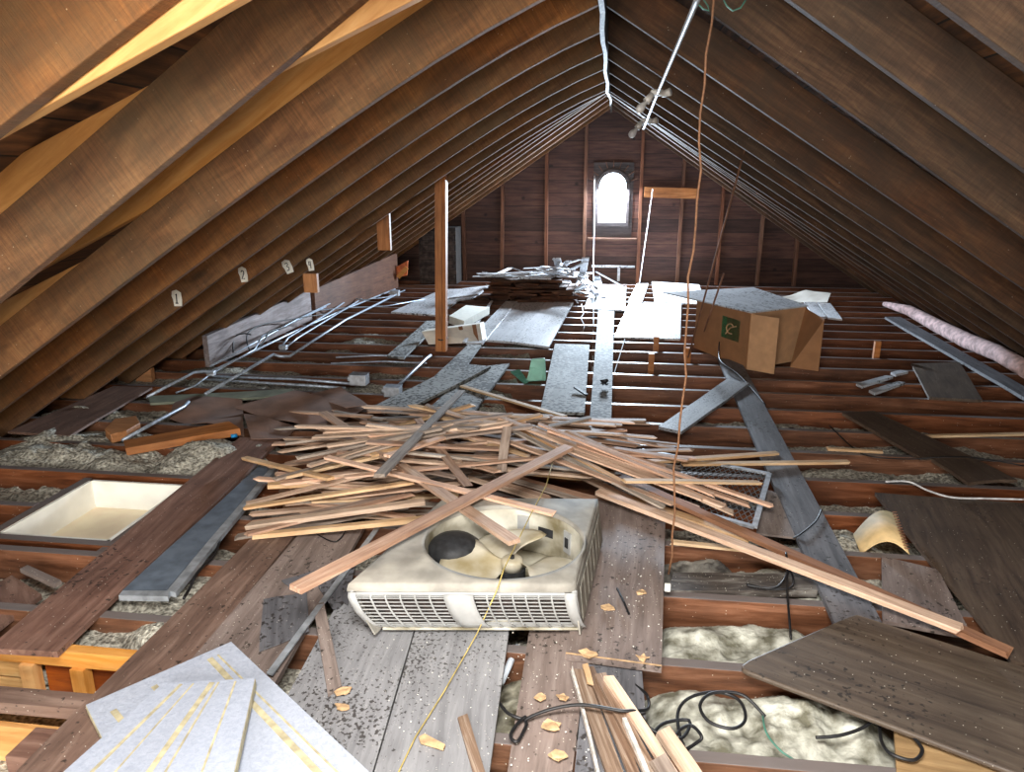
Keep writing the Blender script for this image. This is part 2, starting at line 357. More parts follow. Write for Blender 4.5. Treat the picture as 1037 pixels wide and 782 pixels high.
def rafter(fn, xs, Y, w, depth, name, mat, left):
    m = MB(); n = len(xs); vs = []
    for x in xs:
        zb = fn(x, Y)
        for yy, zz in ((Y, zb), (Y+w, zb), (Y+w, zb+depth), (Y, zb+depth)): vs.append((x, yy+.006*noise.noise(Vector((x*1.3, Y, zz))), zz))
    fs = [[0, 1, 2, 3], [4*n-4, 4*n-3, 4*n-2, 4*n-1]] + [[i*4+k, i*4+4+k, i*4+4+(k+1) % 4, i*4+(k+1) % 4] for i in range(n-1) for k in range(4)]
    m.add(vs, fs)
    xm = (xs[0]+xs[-1])/2
    return m.build(name, mat, frame=slopeframe(xm, Y, fn(xm, Y), left), bevel=.004)
RY = [1.45+.65*k for k in range(-1, 16)]
def lin_x(a, b, n): return [a+(b-a)*i/(n-1) for i in range(n)]
for k, Y in enumerate(RY):
    w = .045
    if Y > 1:
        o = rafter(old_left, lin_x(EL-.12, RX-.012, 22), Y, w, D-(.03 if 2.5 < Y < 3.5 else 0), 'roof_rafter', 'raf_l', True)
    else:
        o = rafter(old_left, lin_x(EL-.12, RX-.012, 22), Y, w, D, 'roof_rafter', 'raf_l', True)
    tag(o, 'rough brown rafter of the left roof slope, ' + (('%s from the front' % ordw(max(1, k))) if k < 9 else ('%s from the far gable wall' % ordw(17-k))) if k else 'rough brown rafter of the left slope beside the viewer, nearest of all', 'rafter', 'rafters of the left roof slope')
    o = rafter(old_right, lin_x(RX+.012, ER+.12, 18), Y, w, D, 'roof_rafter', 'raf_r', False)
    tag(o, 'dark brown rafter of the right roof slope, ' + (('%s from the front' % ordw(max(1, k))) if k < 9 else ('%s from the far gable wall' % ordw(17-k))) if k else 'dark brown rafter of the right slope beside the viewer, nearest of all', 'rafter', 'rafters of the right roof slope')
# new yellow lumber nailed along the far side of the front left rafters
def sis(z0, x0, sl):
    return lambda x, Y: z0 + sl*(x-x0)
for Y, z0, x0, sl, dp, xa, xb, lb in ((1.45, 1.735, -1.05, .43, .2, -2.0, -.13, 'new yellow board fixed along the front left rafter, top left corner'),
                              (2.1, 1.785, -1.06, .42, .135, -2.3, -.3, 'new yellow board fixed along the second left rafter'),
                              (2.75, 1.57, -1.5, .47, .22, -2.75, -.3, 'new yellow board fixed along the third left rafter, with a dark knot')):
    f = sis(z0, x0, sl)
    o = rafter(f, lin_x(xa, xb, 14), Y+.052, .042, dp, 'sister_rafter', 'yellow', True); tag(o, lb, 'rafter', 'new lumber beside the old left rafters')
o = rafter(lambda x, y: .97+.44*(x+2.45), lin_x(-2.95, -1.9, 4), 2.78+.04, .04, .11, 'filler_board', 'yellow', True)
tag(o, 'short pale yellow filler board below the notch between the second and third left rafters', 'board')
for i, (px, py, Y) in enumerate(((45, 335, 3.46), (72, 316, 3.46), (128, 277, 3.46), (166, 253, 3.46))):
    p = GY(px, py, Y); m = MB(); m.box(p, .13, .04, .075, Matrix.Rotation(-math.atan(SL), 4, 'Y'))
    o = m.build('spacer_block', 'yellow', frame=slopeframe(p.x, p.y, p.z, True)); tag(o, ['pale spacer block in the dark gap over the fourth left rafter, lowest', 'pale spacer block in the dark gap over the fourth left rafter, second lowest', 'pale spacer block in the dark gap over the fourth left rafter, second highest', 'pale spacer block in the dark gap over the fourth left rafter, highest'][i], 'block')
# sheathing
for left in (True, False):
    m = MB(); x0, x1 = (EL-.35, RX) if left else (RX, ER+.35)
    f = zl if left else zr; off = .25
    a, b = f(x0)+off, f(x1)+off
    if left: a -= .0
    vs = [Vector((x0, Y0R, a)), Vector((x1, Y0R, b)), Vector((x1, GYW, b)), Vector((x0, GYW, a))]
    m.prism(vs, (0, 0, .03))
    fr = slopeframe((x0+x1)/2, 4, f((x0+x1)/2)+off, left)
    o = m.build('ceiling', 'sheath', frame=fr); struct(o)
# ridge board: thin, chalky edge along the peak
m = MB(); pts = []
for i in range(40):
    Y = Y0R+.1 + i*(GYW-Y0R-.2)/39; z = min(old_left(RX-.02, Y), old_right(RX+.02, Y)) - .012
    pts.append(Vector((RX+.006*math.sin(i*1.7), Y, z+.1)))
m.beam(pts, .022, .21, side=(1, 0, 0)); o = m.build('ridge_board', wood('chalky ridge board', (34, 28, 24), (58, 52, 46), (150, 142, 128), gs=(3, 9, 9), blotch=.6), frame=Matrix.Translation((RX, 4, 2.4)) @ Matrix.Rotation(math.pi/2, 4, 'Z'))
tag(o, 'thin ridge board with chalky white flecks along the roof peak', 'ridge board')
# ------------------------------------------------------------ gable wall with arched window
wx0, wx1, wz0, wz1 = -.217, .187, .905, 1.63; WXC = (wx0+wx1)/2; WR = (wx1-wx0)/2; WSP = wz1-WR
arch = [(wx1, wz0), (wx1, WSP)] + [(WXC+WR*math.cos(a), WSP+WR*math.sin(a)) for a in [math.pi*i/14 for i in range(1, 14)]] + [(wx0, WSP), (wx0, wz0)]
def holewall(Y0, Y1, outer_fn):
    """wall between Y0 and Y1 with the arched hole; outer ring sampled to match arch points"""
    m = MB(); n = len(arch); out = [outer_fn(x, z) for x, z in arch]
    vs = [(x, Y0, z) for x, z in arch] + [(x, Y0, z) for x, z in out] + [(x, Y1, z) for x, z in arch] + [(x, Y1, z) for x, z in out]
    fs = []
    for i in range(n):
        j = (i+1) % n
        fs += [[i, j, n+j, n+i], [2*n+i, 3*n+i, 3*n+j, 2*n+j], [i, 2*n+i, 2*n+j, j], [n+i, n+j, 3*n+j, 3*n+i]]
    m.add(vs, fs); return m
def rect_out(x0, x1, z0, z1):
    def f(x, z):
        if z <= wz0+1e-6: return (x1 if x > WXC else x0, z0)
        a = math.atan2(z-WSP, x-WXC) if z > WSP else (0 if x > WXC else math.pi)
        if z <= WSP+1e-6: return (x1 if x > WXC else x0, z)
        t = math.tan(a) if abs(math.cos(a)) > 1e-3 else 1e6
        dx = (x1-WXC) if math.cos(a) > 0 else (x0-WXC); zz = WSP + abs(dx)*abs(t)
        if zz <= z1: return (WXC+dx, zz)
        if zz <= z1+.08: return (WXC+dx, z1)
        return (WXC + (z1-WSP)/t, z1)
    return f
m = holewall(GYW, GYW+.03, rect_out(-.4, .39, .6, 1.9))
def quad(xa, za, xb, zb, za2, zb2): m.prism([Vector((xa, GYW, za)), Vector((xb, GYW, zb)), Vector((xb, GYW, zb2)), Vector((xa, GYW, za2))], (0, .03, 0))
T = .29
quad(EL-.35, -.2, -.4, -.2, zl(EL-.35)+T, zl(-.4)+T); quad(.39, -.2, ER+.35, -.2, zr(.39)+T, zr(ER+.35)+T)
quad(-.4, -.2, .39, -.2, .6, .6); quad(-.4, 1.9, RX, 1.9, zl(-.4)+T, zl(RX)+T); quad(RX, 1.9, .39, 1.9, zr(RX)+T, zr(.39)+T)
struct(m.build('wall_back', 'gable', frame=Matrix.Translation((0, GYW, 0))))
w = holewall(GYW-.07, GYW+.05, lambda x, z: ((x+(.05 if x > WXC else -.05), wz0-.06) if z <= wz0+1e-6 else (WXC+(x-WXC)*1.25, WSP+(max(z-WSP, 0))*1.25)))
wn = struct(w.build('window_1', 'winframe', frame=Matrix.Translation((WXC, GYW, wz0)), bevel=.004))
m = MB(); m.prism([Vector((x, GYW+.012, z)) for x, z in arch], (0, .004, 0)); m.build('pane', 'glass', parent=wn)
# dark outer surround (recess boards), sill and lower panel
m = holewall(GYW-.03, GYW-.002, rect_out(-.31, .29, .68, 1.78)); tag(m.build('window_surround', 'winframe', frame=Matrix.Translation((WXC, GYW, wz0))), 'dark stained boards around the arched gable window', 'window surround')
m = MB(); m.box((0, GYW-.06, .655), .74, .1, .03); tag(m.build('window_ledge', 'stud'), 'plain wooden ledge between two studs under the arched window', 'ledge')
m = MB()
for i in range(9):
    a = math.pi*(.1+.8*i/8); r = WR*1.62
    c = Vector((WXC+r*math.cos(a), GYW-.045, WSP+r*math.sin(a))); m.box(c, .012, .03, .1, Matrix.Rotation(math.pi/2-a, 4, 'Y'))
m.build('shim', 'stud', parent=None) and None
tag('shim', 'ring of small slivers of wood wedged over the window arch', 'shims', kind='stuff')
studx = [-2.3, -1.71, -1.01, -.42, .41, 1.01, 1.6, 2.2, 2.74]; sn = ['leftmost, in the dark corner', 'second from the left', 'third from the left', 'directly left of the window', 'directly right of the window', 'second to the right of the window', 'third to the right of the window', 'behind the right heap corner, second from the right', 'rightmost, in the dark corner']
for x, nm in zip(studx, sn):
    zt = (zl(x) if x < RX else zr(x))+.1; m = MB(); lean = rnd(-.02, .02)
    m.beam([(x, GYW-.05, -.02), (x+lean*.5, GYW-.05, zt*.5), (x+lean, GYW-.05, zt)], .045, .09, side=(1, 0, 0))
    tag(m.build('wall_stud', 'stud', frame=Matrix.Translation((x, GYW-.05, zt/2)) @ Matrix.Rotation(math.pi/2, 4, 'Y')), 'upright stud on the gable wall, '+nm, 'stud', 'studs of the gable wall')
m = MB(); a, b = GY(656, 196, 11.6), GY(706, 198, 11.6); m.beam([(.45, 11.585, 1.35), (1.25, 11.585, 1.33)], .03, .15, side=(0, 1, 0)); tag(m.build('brace_board', 'post'), 'lighter brown board nailed level across studs right of the window', 'board')
m = MB(); m.beam([(-.3, 11.6, .24), (.36, 11.6, .24)], .05, .03, side=(0, 1, 0)); tag(m.build('cross_rail', 'pale'), 'pale thin rail between studs low under the window', 'rail')
m = MB(); m.box((.12, 11.6, .12), .04, .03, .2); tag(m.build('metal_strap', 'metal'), 'small upright metal strap under the window rail', 'strap')
# rear wall behind the viewer; its unseen opening is added for fill light
m = MB()
def bq(x0, x1, z0, z1): m.prism([Vector((x0, Y0R, z0)), Vector((x1, Y0R, z0)), Vector((x1, Y0R, z1)), Vector((x0, Y0R, z1))], (0, -.03, 0))
bq(EL-.35, -2.0, -.2, 1.6); bq(.5, ER+.35, -.2, 3); bq(-2.0, .5, -.2, .5); bq(-2.0, .5, 1.7, 3.1)
struct(m.build('wall_front', 'gable'))
# ------------------------------------------------------------ floor structure
m = MB()
for x0, x1, y0, y1 in ((-1.15, 4.2, -2.2, 1.75), (-4.3, 4.2, 2.2, GYW), (-1.3, 4.2, 1.75, 2.2), (-4.3, -1.3, -2.2, .8)):
    m.box(((x0+x1)/2, (y0+y1)/2, -.215), x1-x0, y1-y0, .03)
struct(m.build('floor', 'plaster'))
JY = [2.14+.4175*k for k in range(-3, 23)]
HX0, HX1, HY0, HY1 = -2.70, -2.15, 2.70, 3.33
hj = [0]
for k, Y in enumerate(JY):
    segs = [(-4.1, 3.95)]
    mat = 'joist'
    if abs(Y-2.975) < .1: segs = [(-4.1, HX0-.05), (HX1+.05, 3.95)]
    if Y < 2.0: segs = [(-1.15, 3.95)]
    for a, b in segs:
        m = MB(); n = 9
        m.beam([(a+(b-a)*i/(n-1), Y+.0225+.004*math.sin(i*2+k), -.1+.003*math.sin(i+k*2)) for i in range(n)], .045, .2, side=(0, 1, 0))
        o = m.build('floor_joist', mat, bevel=.003, frame=Matrix.Translation(((a+b)/2, Y, -.1)))
        lb = 'reddish brown joist of the attic floor, %s from the front' % ordw(k+1) if k < 13 else 'reddish brown joist of the attic floor, %s from the gable wall' % ordw(len(JY)-k)
        if len(segs) == 2: lb = ('short joist piece left of the hatch' if b < -2 else lb + ', cut short at the hatch')
        tag(o, lb, 'joist', 'joists of the attic floor')
for x, nm in ((HX0-.027, 'left'), (HX1+.027, 'right')):
    m = MB(); m.beam([(x, HY0-.1, -.1), (x, HY1+.02, -.1)], .045, .19, side=(1, 0, 0)); tag(m.build('hatch_trimmer', 'joist'), 'brown trimmer framing the %s side of the open hatch' % nm, 'joist')
for x, nm in ((EL-.33, 'left'), (ER+.33, 'right')):
    m = MB(); m.box((x, (Y0R+GYW)/2, -.05), .03, GYW-Y0R, .4); struct(m.build('wall_'+nm, 'stud'))
m = MB(); m.beam([(-3.95, 2.672, -.1), (-1.95, 2.672, -.1)], .045, .2, side=(0, 1, 0)); tag(m.build('floor_joist', 'joist', frame=Matrix.Translation((-3, 2.67, -.1))), 'reddish brown header joist along the near edge of the open hatch', 'joist', 'joists of the attic floor')
# white hatch box
h = thing('ceiling_hatch', ((HX0+HX1)/2, (HY0+HY1)/2, -.17)); tag(h, 'white lined open hatch with a cream panel at its bottom', 'hatch')
m = MB(); m.box(((HX0+HX1)/2, (HY0+HY1)/2, -.162), HX1-HX0-.02, HY1-HY0-.02, .012); m.build('hatch_panel', 'yellowpl', parent=h)
m = MB()
for a, b, c, d in ((HX0, HX0+.015, HY0, HY1), (HX1-.015, HX1, HY0, HY1), (HX0, HX1, HY0, HY0+.015), (HX0, HX1, HY1-.015, HY1)):
    m.box(((a+b)/2, (c+d)/2, -.085), b-a, d-c, .16)
m.build('hatch_lining', 'cream', parent=h)
# eave blocks
for (px, py), nm in (((79, 399), 'nearest of the three'), ((143, 380), 'middle of the three'), ((176, 362), 'farthest of the three')):
    p = G(px, py, 0); m = MB(); m.box(p+Vector((0, .05, .0)), .14, .05, .3); tag(m.build('eave_block', 'post'), 'small reddish block at the foot of the left rafters, '+nm, 'block')
# insulation between the joists: lumpy height field
def fbm(x, y, s, o=4):
    v = 0; a = 1; q = Vector((x*s, y*s, 3.7))
    for i in range(o): v += a*noise.noise(q); q = q*2.03; a *= .55
    return v
def field(name, x0, x1, y0, y1, st, hf, mat, label):
    nx = int((x1-x0)/st)+1; ny = int((y1-y0)/st)+1; vs = []; m = MB()
    for j in range(ny):
        for i in range(nx):
            x = x0+i*st; y = y0+j*st; vs.append((x+rnd(-.3, .3)*st, y+rnd(-.3, .3)*st, hf(x, y)))
    m.v = [Vector(v) for v in vs]; m.f = [[j*nx+i, j*nx+i+1, (j+1)*nx+i+1, (j+1)*nx+i] for j in range(ny-1) for i in range(nx-1)]
    o = m.build(name, mat, smooth=True, frame=Matrix.Translation(((x0+x1)/2, (y0+y1)/2, -.1))); tag(o, label, 'insulation', kind='stuff'); return o
def bump(x, y, cx, cy, rx, ry, h):
    d = ((x-cx)/rx)**2+((y-cy)/ry)**2; return h*math.exp(-d*1.4)
def hf_base(x, y):
    z = -.155+.05*fbm(x, y, 1.3, 3)+.016*fbm(x, y, 22, 3)
    z += bump(x, y, -3.1, 3.7, .7, .3, .17) + bump(x, y, -2.25, 3.75, .35, .3, .2) + bump(x, y, -3.6, 4.3, .5, .3, .08) + bump(x, y, -1.75, 2.4, .35, .25, .14)
    if x < -2.3 and 3.3 < y < 4.4: z += .03*fbm(x, y, 9, 3)
    if x < -.7 and 4.4 < y < 8.5: z += .075+.04*fbm(x, y, 1.7, 2)
    if 2.8 < y < 5.4 and x > .6: z += .03+.05*max(0, fbm(x+9, y, 2.1, 2))
    if HX0-.05 < x < HX1+.05 and HY0-.05 < y < HY1+.05: z = -.2
    if x < -1.25 and y < 2.05: z = -.2
    return z
for i, (y0, y1, st) in enumerate(((.86, 5.0, .024), (5.0, GYW-.05, .04))):
    field('loose_insulation', -4.1 if i else -3.9, 3.9, y0, y1, st, hf_base, 'insul', ['crumbly loose insulation lying between the nearer joists', 'crumbly loose insulation lying between the far joists'][i])
def blob(name, px_pts, z, h, label, mat='wool', st=.014):
    pass
def mound(x0, x1, y0, y1, h, label, base=-.16, st=.0095, mat='wool', rough=.035, jclip=True):
    cx, cy = (x0+x1)/2, (y0+y1)/2; sd = rnd(0, 40)
    def hf(x, y):
        e = max(0, 1-(abs(x-cx)/((x1-x0)/2))**4)*max(0, 1-(abs(y-cy)/((y1-y0)/2))**4)
        cr = 1-abs(noise.noise(Vector((x*9+sd, y*9, 2.2))))*2
        return base - .02 + (h-base)*e**.4*(.82+.3*fbm(x+sd, y, 4.5, 2)) + rough*(.32*fbm(x+sd, y, 17, 5)+.45*fbm(x-sd, y, 6, 2)+.2*cr)*e
    return field('insulation_batt', x0, x1, y0, y1, st, hf, mat, label)
mound(.2, .85, 2.18, 2.55, .0, 'fluffy pale mineral wool clump between joists in front of the broad dark panel corner')
mound(.15, .95, 1.74, 2.15, .0, 'fluffy pale mineral wool under the looped black cable', rough=.05)
mound(.1, 1.1, 1.3, 1.73, -.02, 'pale mineral wool along the bottom edge beside the trim pieces', rough=.05)
mound(.95, 1.5, 1.2, 1.95, -.04, 'crumbled mineral wool below the broad dark panel', mat='insul', rough=.03)
mound(.5, 1.0, 2.6, 2.97, .0, 'white torn insulation behind the long brown stick', rough=.05)
mound(.2, .58, 2.6, 2.97, -.0, 'dark dusty insulation beside the grey brown board', mat=plain('dusty grey wool', (96, 90, 84), .95, nscale=12, nvar=.4, bump=1., c2=(150, 146, 136)), rough=.05)
mound(.9, 1.3, 3.0, 3.38, .0, 'pale insulation clump beside the cream paper cone', mat='insul', rough=.02)
mound(-2.05, -1.2, 1.99, 2.7, -.015, 'pale insulation lumps beside the wide brown board', rough=.018, mat='insul')
mound(-1.82, -1.48, 2.0, 2.28, .03, 'small pale insulation heap over the joist in front of the blue grey panel', rough=.02, mat='insul')
mound(-.34, .04, 1.75, 2.2, -.05, 'greenish dusty wool in the gap between grey and brown boards', mat=plain('mossy wool', (120, 110, 80), .95, nscale=14, nvar=.4, bump=1., c2=(184, 180, 160)))
mound(-.4, .0, 1.25, 1.72, -.03, 'dusty wool in the gap beside the grey plywood', mat='wool')
mound(-1.25, -.72, 2.18, 2.5, -.03, 'greenish wool below the light metal strip', mat='wool')
mound(-3.75, -2.5, 3.42, 4.2, .05, 'pale crumbled insulation heap at the left edge behind the hatch', mat='insul', rough=.03, st=.016)
mound(-2.6, -1.9, 3.42, 4.1, .07, 'pale insulation heap between lumber piece and wide brown board', mat='insul', rough=.02, st=.016)

# ------------------------------------------------------------ things on the floor
B = board
B('floor_board', 'wide brown board running back from the left corner hole to the insulation heap', 'board', [(243, 443), (286, 443), (58, 660), (-12, 656)], .022, .022, 'brown')
pn = thing('metal_duct', G(200, 540, 0)); tag(pn, 'long blue grey sheet metal panel with bright edges beside the wide brown board', 'metal panel')
B('face', None, None, [(264, 470), (277, 470), (169, 597), (124, 598)], .03, .018, 'duct', parent=pn)
for pp in ([(277, 470), (283, 470), (178, 600), (169, 598)], [(124, 598), (172, 598), (170, 604), (120, 603)]):
    B('edge_strip', None, None, pp, .034, .022, 'ductedge', parent=pn)
B('floor_board', 'long dark board running from under the lath heap to the bottom left corner', 'board', [(266, 533), (306, 533), (96, 790), (2, 795)], .022, .022, 'brown')
B('floor_board', 'broad dusty brown board left of the fan unit, right of the long dark board', 'board', [(309, 533), (372, 528), (262, 720), (158, 710)], .021, .02, 'greybrown')
B('floor_board', 'grey dusty plywood sheet in front of the fan unit, left of the seam', 'plywood', [(350, 596), (431, 598), (363, 830), (222, 830)], .02, .018, 'grey')
B('floor_board', 'grey dusty plywood sheet in front of the fan unit, right of the seam', 'plywood', [(432.5, 598), (521, 598), (489, 830), (365, 830)], .022, .018, 'grey')
B('floor_board', 'grey brown board with raw yellow front edge right of the fan unit', 'board', [(600, 505), (674, 516), (670, 676), (573, 663)], .035, .022, 'greybrown', wob=.002)
m = MB(); m.beam([G(573, 664, .026), G(670, 677, .026)], .006, .022, side=(0, 1, 0)); plabel(m.build('raw_edge', 'chip', parent=bpy_of and [k for k in bpy_of if k.startswith('floor_board')][-1]), 'raw yellow sawn edge')
B('floor_board', 'grey brown board littered with chips, in front of the raw edged board', 'board', [(541, 606), (602, 606), (577, 800), (511, 800)], .012, .02, 'greybrown')
B('floor_board', 'dark weathered board under the bundle of mouldings', 'board', [(596, 640), (647, 640), (660, 800), (580, 800)], .006, .018, 'slate')
# underlying right boards
B('floor_board', 'long dark plank running from the carton to the broad dark panel', 'plank', [(727, 363), (750, 365), (893, 630), (845, 630)], .024, .022, 'slate')
B('floor_board', 'short grey plank slanting off the long dark plank', 'plank', [(736, 384), (759, 388), (690, 437), (667, 432)], [.05, .05, .03, .03], .02, 'grey')
B('floor_board', 'dark thin plank slanting over the right joists, upper piece', 'plank', [(853, 418), (885, 416), (985, 463), (932, 463)], [.03]*4, .02, 'dbrown')
B('floor_board', 'dark thin plank slanting over the right joists, lower piece with broken corner', 'plank', [(945, 465), (985, 463), (1028, 485), (980, 489)], .022, .018, 'dbrown', rag=.02)
B('dark_sheet', 'large dark stained panel at the right edge behind the long stick', 'panel', [(886, 499), (1085, 513), (1190, 720), (1024, 668)], .022, .018, 'dbrown')
PZ = [G(750, 674, .05), G(867, 622, .045), G(1090, 692, .04)]; pn_ = (PZ[1]-PZ[0]).cross(PZ[2]-PZ[0])
def onpl(px, py):
    d = ray(px, py); return CAM+d*((PZ[0]-CAM).dot(pn_)/d.dot(pn_))
m = MB(); m.prism([onpl(*q) for q in ((757, 680), (752, 677), (751, 673.5), (757, 669), (768, 664), (860, 624), (867, 622), (874, 624), (1090, 692), (1075, 800))], pn_.normalized()*(-.018 if pn_.z > 0 else .018))
tag(m.build('dark_sheet', 'dbrown', bevel=.006, frame=frame_from([onpl(751, 675), onpl(867, 622), onpl(1090, 692), onpl(1075, 800)])), 'broad dark panel with rounded front corner and footprint marks, front right', 'panel')
B('plywood_sheet', 'small brown plywood offcut between the two large dark panels', 'plywood', [(893, 563), (950, 577), (985, 645), (894, 628)], .016, .014, 'greybrown')
B('plywood_sheet', 'light yellowish plywood below the broad dark panel at the bottom', 'plywood', [(905, 730), (1100, 775), (1120, 880), (912, 850)], .01, .015, wood('light plywood', (120, 96, 66), (158, 130, 94), (184, 156, 116)))
B('hardboard_piece', 'small brown sheet beside the wire grille and long dark plank', 'board', [(770, 494), (790, 500), (812, 545), (766, 540)], .012, .01, 'greybrown')
B('floor_board', 'dusty dark board lying over the joist right of the fan unit', 'board', [(682, 580), (833, 580), (828, 598), (676, 598)], .006, .03, wood('dusty dark', (44, 38, 34), (78, 70, 64), (150, 146, 138), gs=(3, 12, 12), specks=.3))
# far boards
pg = 'pale boards on the far joists'
for lb, px, z, mt in (
    ('pale sheet right under the dark shingle stack, left half', [(515, 307), (553, 306), (518, 346), (489, 344)], .022, 'pale'),
    ('pale sheet in front of the dark shingle stack, right half with clipped corner', [(553, 306), (582, 304), (556, 351), (518, 346)], .024, 'pale'),
    ('narrow pale board left of the pale sheets, overlapping them', [(512, 305), (524, 305), (489, 347), (472, 347)], .034, 'pale'),
    ('grey narrow board continuing from the foot of the post', [(474, 349), (488, 348), (470, 373), (440, 381)], .022, 'paledark'),
    ('long grey board crossing diagonally behind the lath heap', [(467, 368), (497, 371), (404, 419), (373, 414)], .05, 'paledark'),
    ('pale board under the diagonal grey board, nearer the heap', [(480, 372), (516, 368), (476, 422), (428, 419)], .024, 'paledark'),
    ('heavily speckled pale board behind the lath heap', [(562, 348), (597, 349), (592, 418), (547, 416)], .024, 'paledark'),
    ('long narrow speckled board reaching back below the window', [(606, 314), (622, 315), (619, 428), (597, 427)], .024, 'paledark'),
    ('bright white board directly below the window', [(600, 288), (634, 290), (633, 314), (592, 312)], .032, 'pale'),
    ('small bright leaning strip right of the window board', [(645, 287), (657, 287), (650, 306), (636, 306)], .024, 'pale'),
    ('bright white board on the far right of the window', [(660, 285), (708, 288), (716, 308), (663, 306)], .024, 'pale'),
    ('bright white square board left of the carton', [(637, 307), (690, 307.5), (689, 343), (622, 341)], .024, 'pale'),
    ('small pale plate right of the carton, left one', [(814, 306), (826, 306), (837, 321), (826, 321)], .024, 'pale'),
    ('small pale plate right of the carton, right one', [(827.5, 306), (841, 307), (853, 323), (838.5, 321.5)], .024, 'pale'),
    ('pale long board pointing left behind the post', [(447, 293), (482, 292), (443, 319), (396, 316)], .024, 'pale'),
    ('pale narrow board end behind the post, farther one', [(468, 292), (497, 289), (480, 301), (450, 306)], .04, 'pale'),
    ('grey board lying slanted left of the post', [(432, 325), (447, 325), (409, 362), (392, 360)], .04, 'paledark'),
    ('dark patterned sheet on the right joists', [(923, 368), (972, 367), (995, 405), (941, 402)], .02, 'dbrown'),
    ('small bright slat right of the carton, upper', [(867, 388), (897, 380), (905, 381), (873, 391)], .03, 'pale'),
    ('small bright slat right of the carton, lower', [(880, 395), (909, 386), (917, 387), (886, 398)], .03, 'pale'),
    ('small bright slat right of the carton, farthest', [(902, 377), (912, 374.5), (920, 376), (907, 379.5)], .03, 'pale')):
    n = {'pale': 'pale_board', 'paledark': 'speckled_board', 'dbrown': 'dark_sheet'}[mt]
    B(n, lb, 'board', px, z, .02, mt, group=pg)
B('eave_plank', 'long pale plank lying low along the right eave', 'plank', [(896, 321), (912, 321), (1060, 404), (1060, 415)], .03, .025, 'slate')
m = MB(); 
def eav(px, py): return G(px, py, 0)
pts = [G(896, 308, .06)] + [G(a, b, .06) for a, b in ((920, 316), (950, 329), (980, 345), (1010, 360), (1050, 379))]
m.tube([p+Vector((.0, 0, .02*math.sin(i*2))) for i, p in enumerate(pts)], [.03, .06, .07, .075, .07, .07], 10); tag(m.build('insulation_roll', 'pink', smooth=True), 'pinkish faced insulation roll tucked along the right eave', 'insulation')
# left brown boards and sheets
B('floor_board', 'thin brown board leaning at the left eave', 'board', [(115, 391), (154, 392), (70, 441), (8, 437)], [.03, .03, .02, .02], .015, 'brown')
B('floor_board', 'thin grey green board under the conduits', 'board', [(150, 401), (296, 394), (300, 400), (152, 408)], .03, .018, 'greenpl')
B('kraft_sheet', 'large creased brown cardboard sheet left of the lath heap', 'cardboard', [(238, 414), (297, 396), (372, 411), (330, 436)], [.04, .06, .05, .03], .004, 'cardd', wob=.03, nx=14, ny=10)
B('kraft_sheet', 'small upper brown cardboard sheet behind the creased one', 'cardboard', [(312, 399), (345, 391), (373, 411), (350, 414)], [.05, .06, .05, .05], .004, 'cardd', wob=.02)
B('kraft_sheet', 'lower folded brown cardboard sheet touching the lath heap', 'cardboard', [(246, 418), (300, 430), (290, 444), (254, 443)], .035, .004, 'cardd', wob=.02)
B('kraft_sheet', 'dark crumpled cardboard left of the creased sheet', 'cardboard', [(180, 402), (245, 404), (247, 440), (172, 424)], [.02, .03, .01, 0], .004, 'cardd', wob=.05, nx=14, ny=10)
B('lumber_offcut', 'thick yellow brown lumber piece with sawn end near the blue cap', 'lumber', [(125, 446), (232, 427), (243, 434), (127, 454)], [.04, .07, .07, .04], .045, 'post', wob=.003)
m = MB(); m.tube([G(234, 442, .03), G(240, 441, .03)], .012, 10); tag(m.build('cap', 'blue', smooth=True), 'small blue plastic cap near the lumber piece', 'cap')
m = MB(); m.prism([G(*p, .05) for p in ((106, 434), (116, 424), (138, 421), (142, 428), (128, 436), (112, 440))], (0, 0, -.06)); tag(m.build('broken_block', 'post', bevel=.006), 'broken tan wood block behind the lumber piece', 'block')
B('floor_board', 'brown plank pieces at the left edge below the hatch, front one', 'board', [(-8, 594), (12, 583), (42, 602), (-8, 640)], -.02, .02, 'brown')
B('floor_board', 'small light brown strip at the left edge below the hatch', 'board', [(20, 576), (28, 572), (62, 588), (54, 592)], -.01, .018, 'greybrown')
# left-front opening framed in new yellow wood
m = MB(); m.beam([(-3.0, 1.97, -.035), (-1.3, 1.97, -.035)], .04, .06, side=(0, 1, 0)); tag(m.build('header_beam', 'yellow'), 'yellow header beam framing the opening at the lower left', 'beam')
ry = wood('rough yellow panel', (190, 130, 66), (224, 172, 104), (238, 196, 134))
for zz, nm in ((-.105, 'upper'), (-.18, 'lower')):
    m = MB(); m.box((-2.33, 1.975, zz), .72, .02, .068); tag(m.build('yellow_plank', ry, bevel=.003), 'rough yellow plank below the header beam, %s one' % nm, 'plank')
for x, nm in ((-1.93, 'left'), (-1.74, 'right')):
    m = MB(); m.box((x, 1.955, -.19), .05, .04, .25); tag(m.build('cripple_stud', 'yellow', frame=Matrix.Translation((x, 1.955, -.19)) @ Matrix.Rotation(math.pi/2, 4, 'Y')), 'short yellow stud in the lower left opening, %s one' % nm, 'stud')
m = MB(); m.box((-1.6, 1.99, -.2), .6, .012, .26); tag(m.build('opening_board', wood('orange back board', (120, 60, 24), (160, 86, 38), (186, 110, 54))), 'orange brown board behind the two short yellow studs', 'board')
m = MB(); m.beam([(-2.9, 1.72, -.03), (-1.3, 1.74, -.03)], .07, .04, side=(0, 1, 0)); tag(m.build('opening_rail', 'brown'), 'dark dusty rail across the lower left opening', 'rail')
m = MB(); m.box((-2.2, 1.68, -.22), 1.4, .02, .3); tag(m.build('plywood_sheet', 'yellow'), 'pale plywood panel below the dark rail, lower left', 'panel')
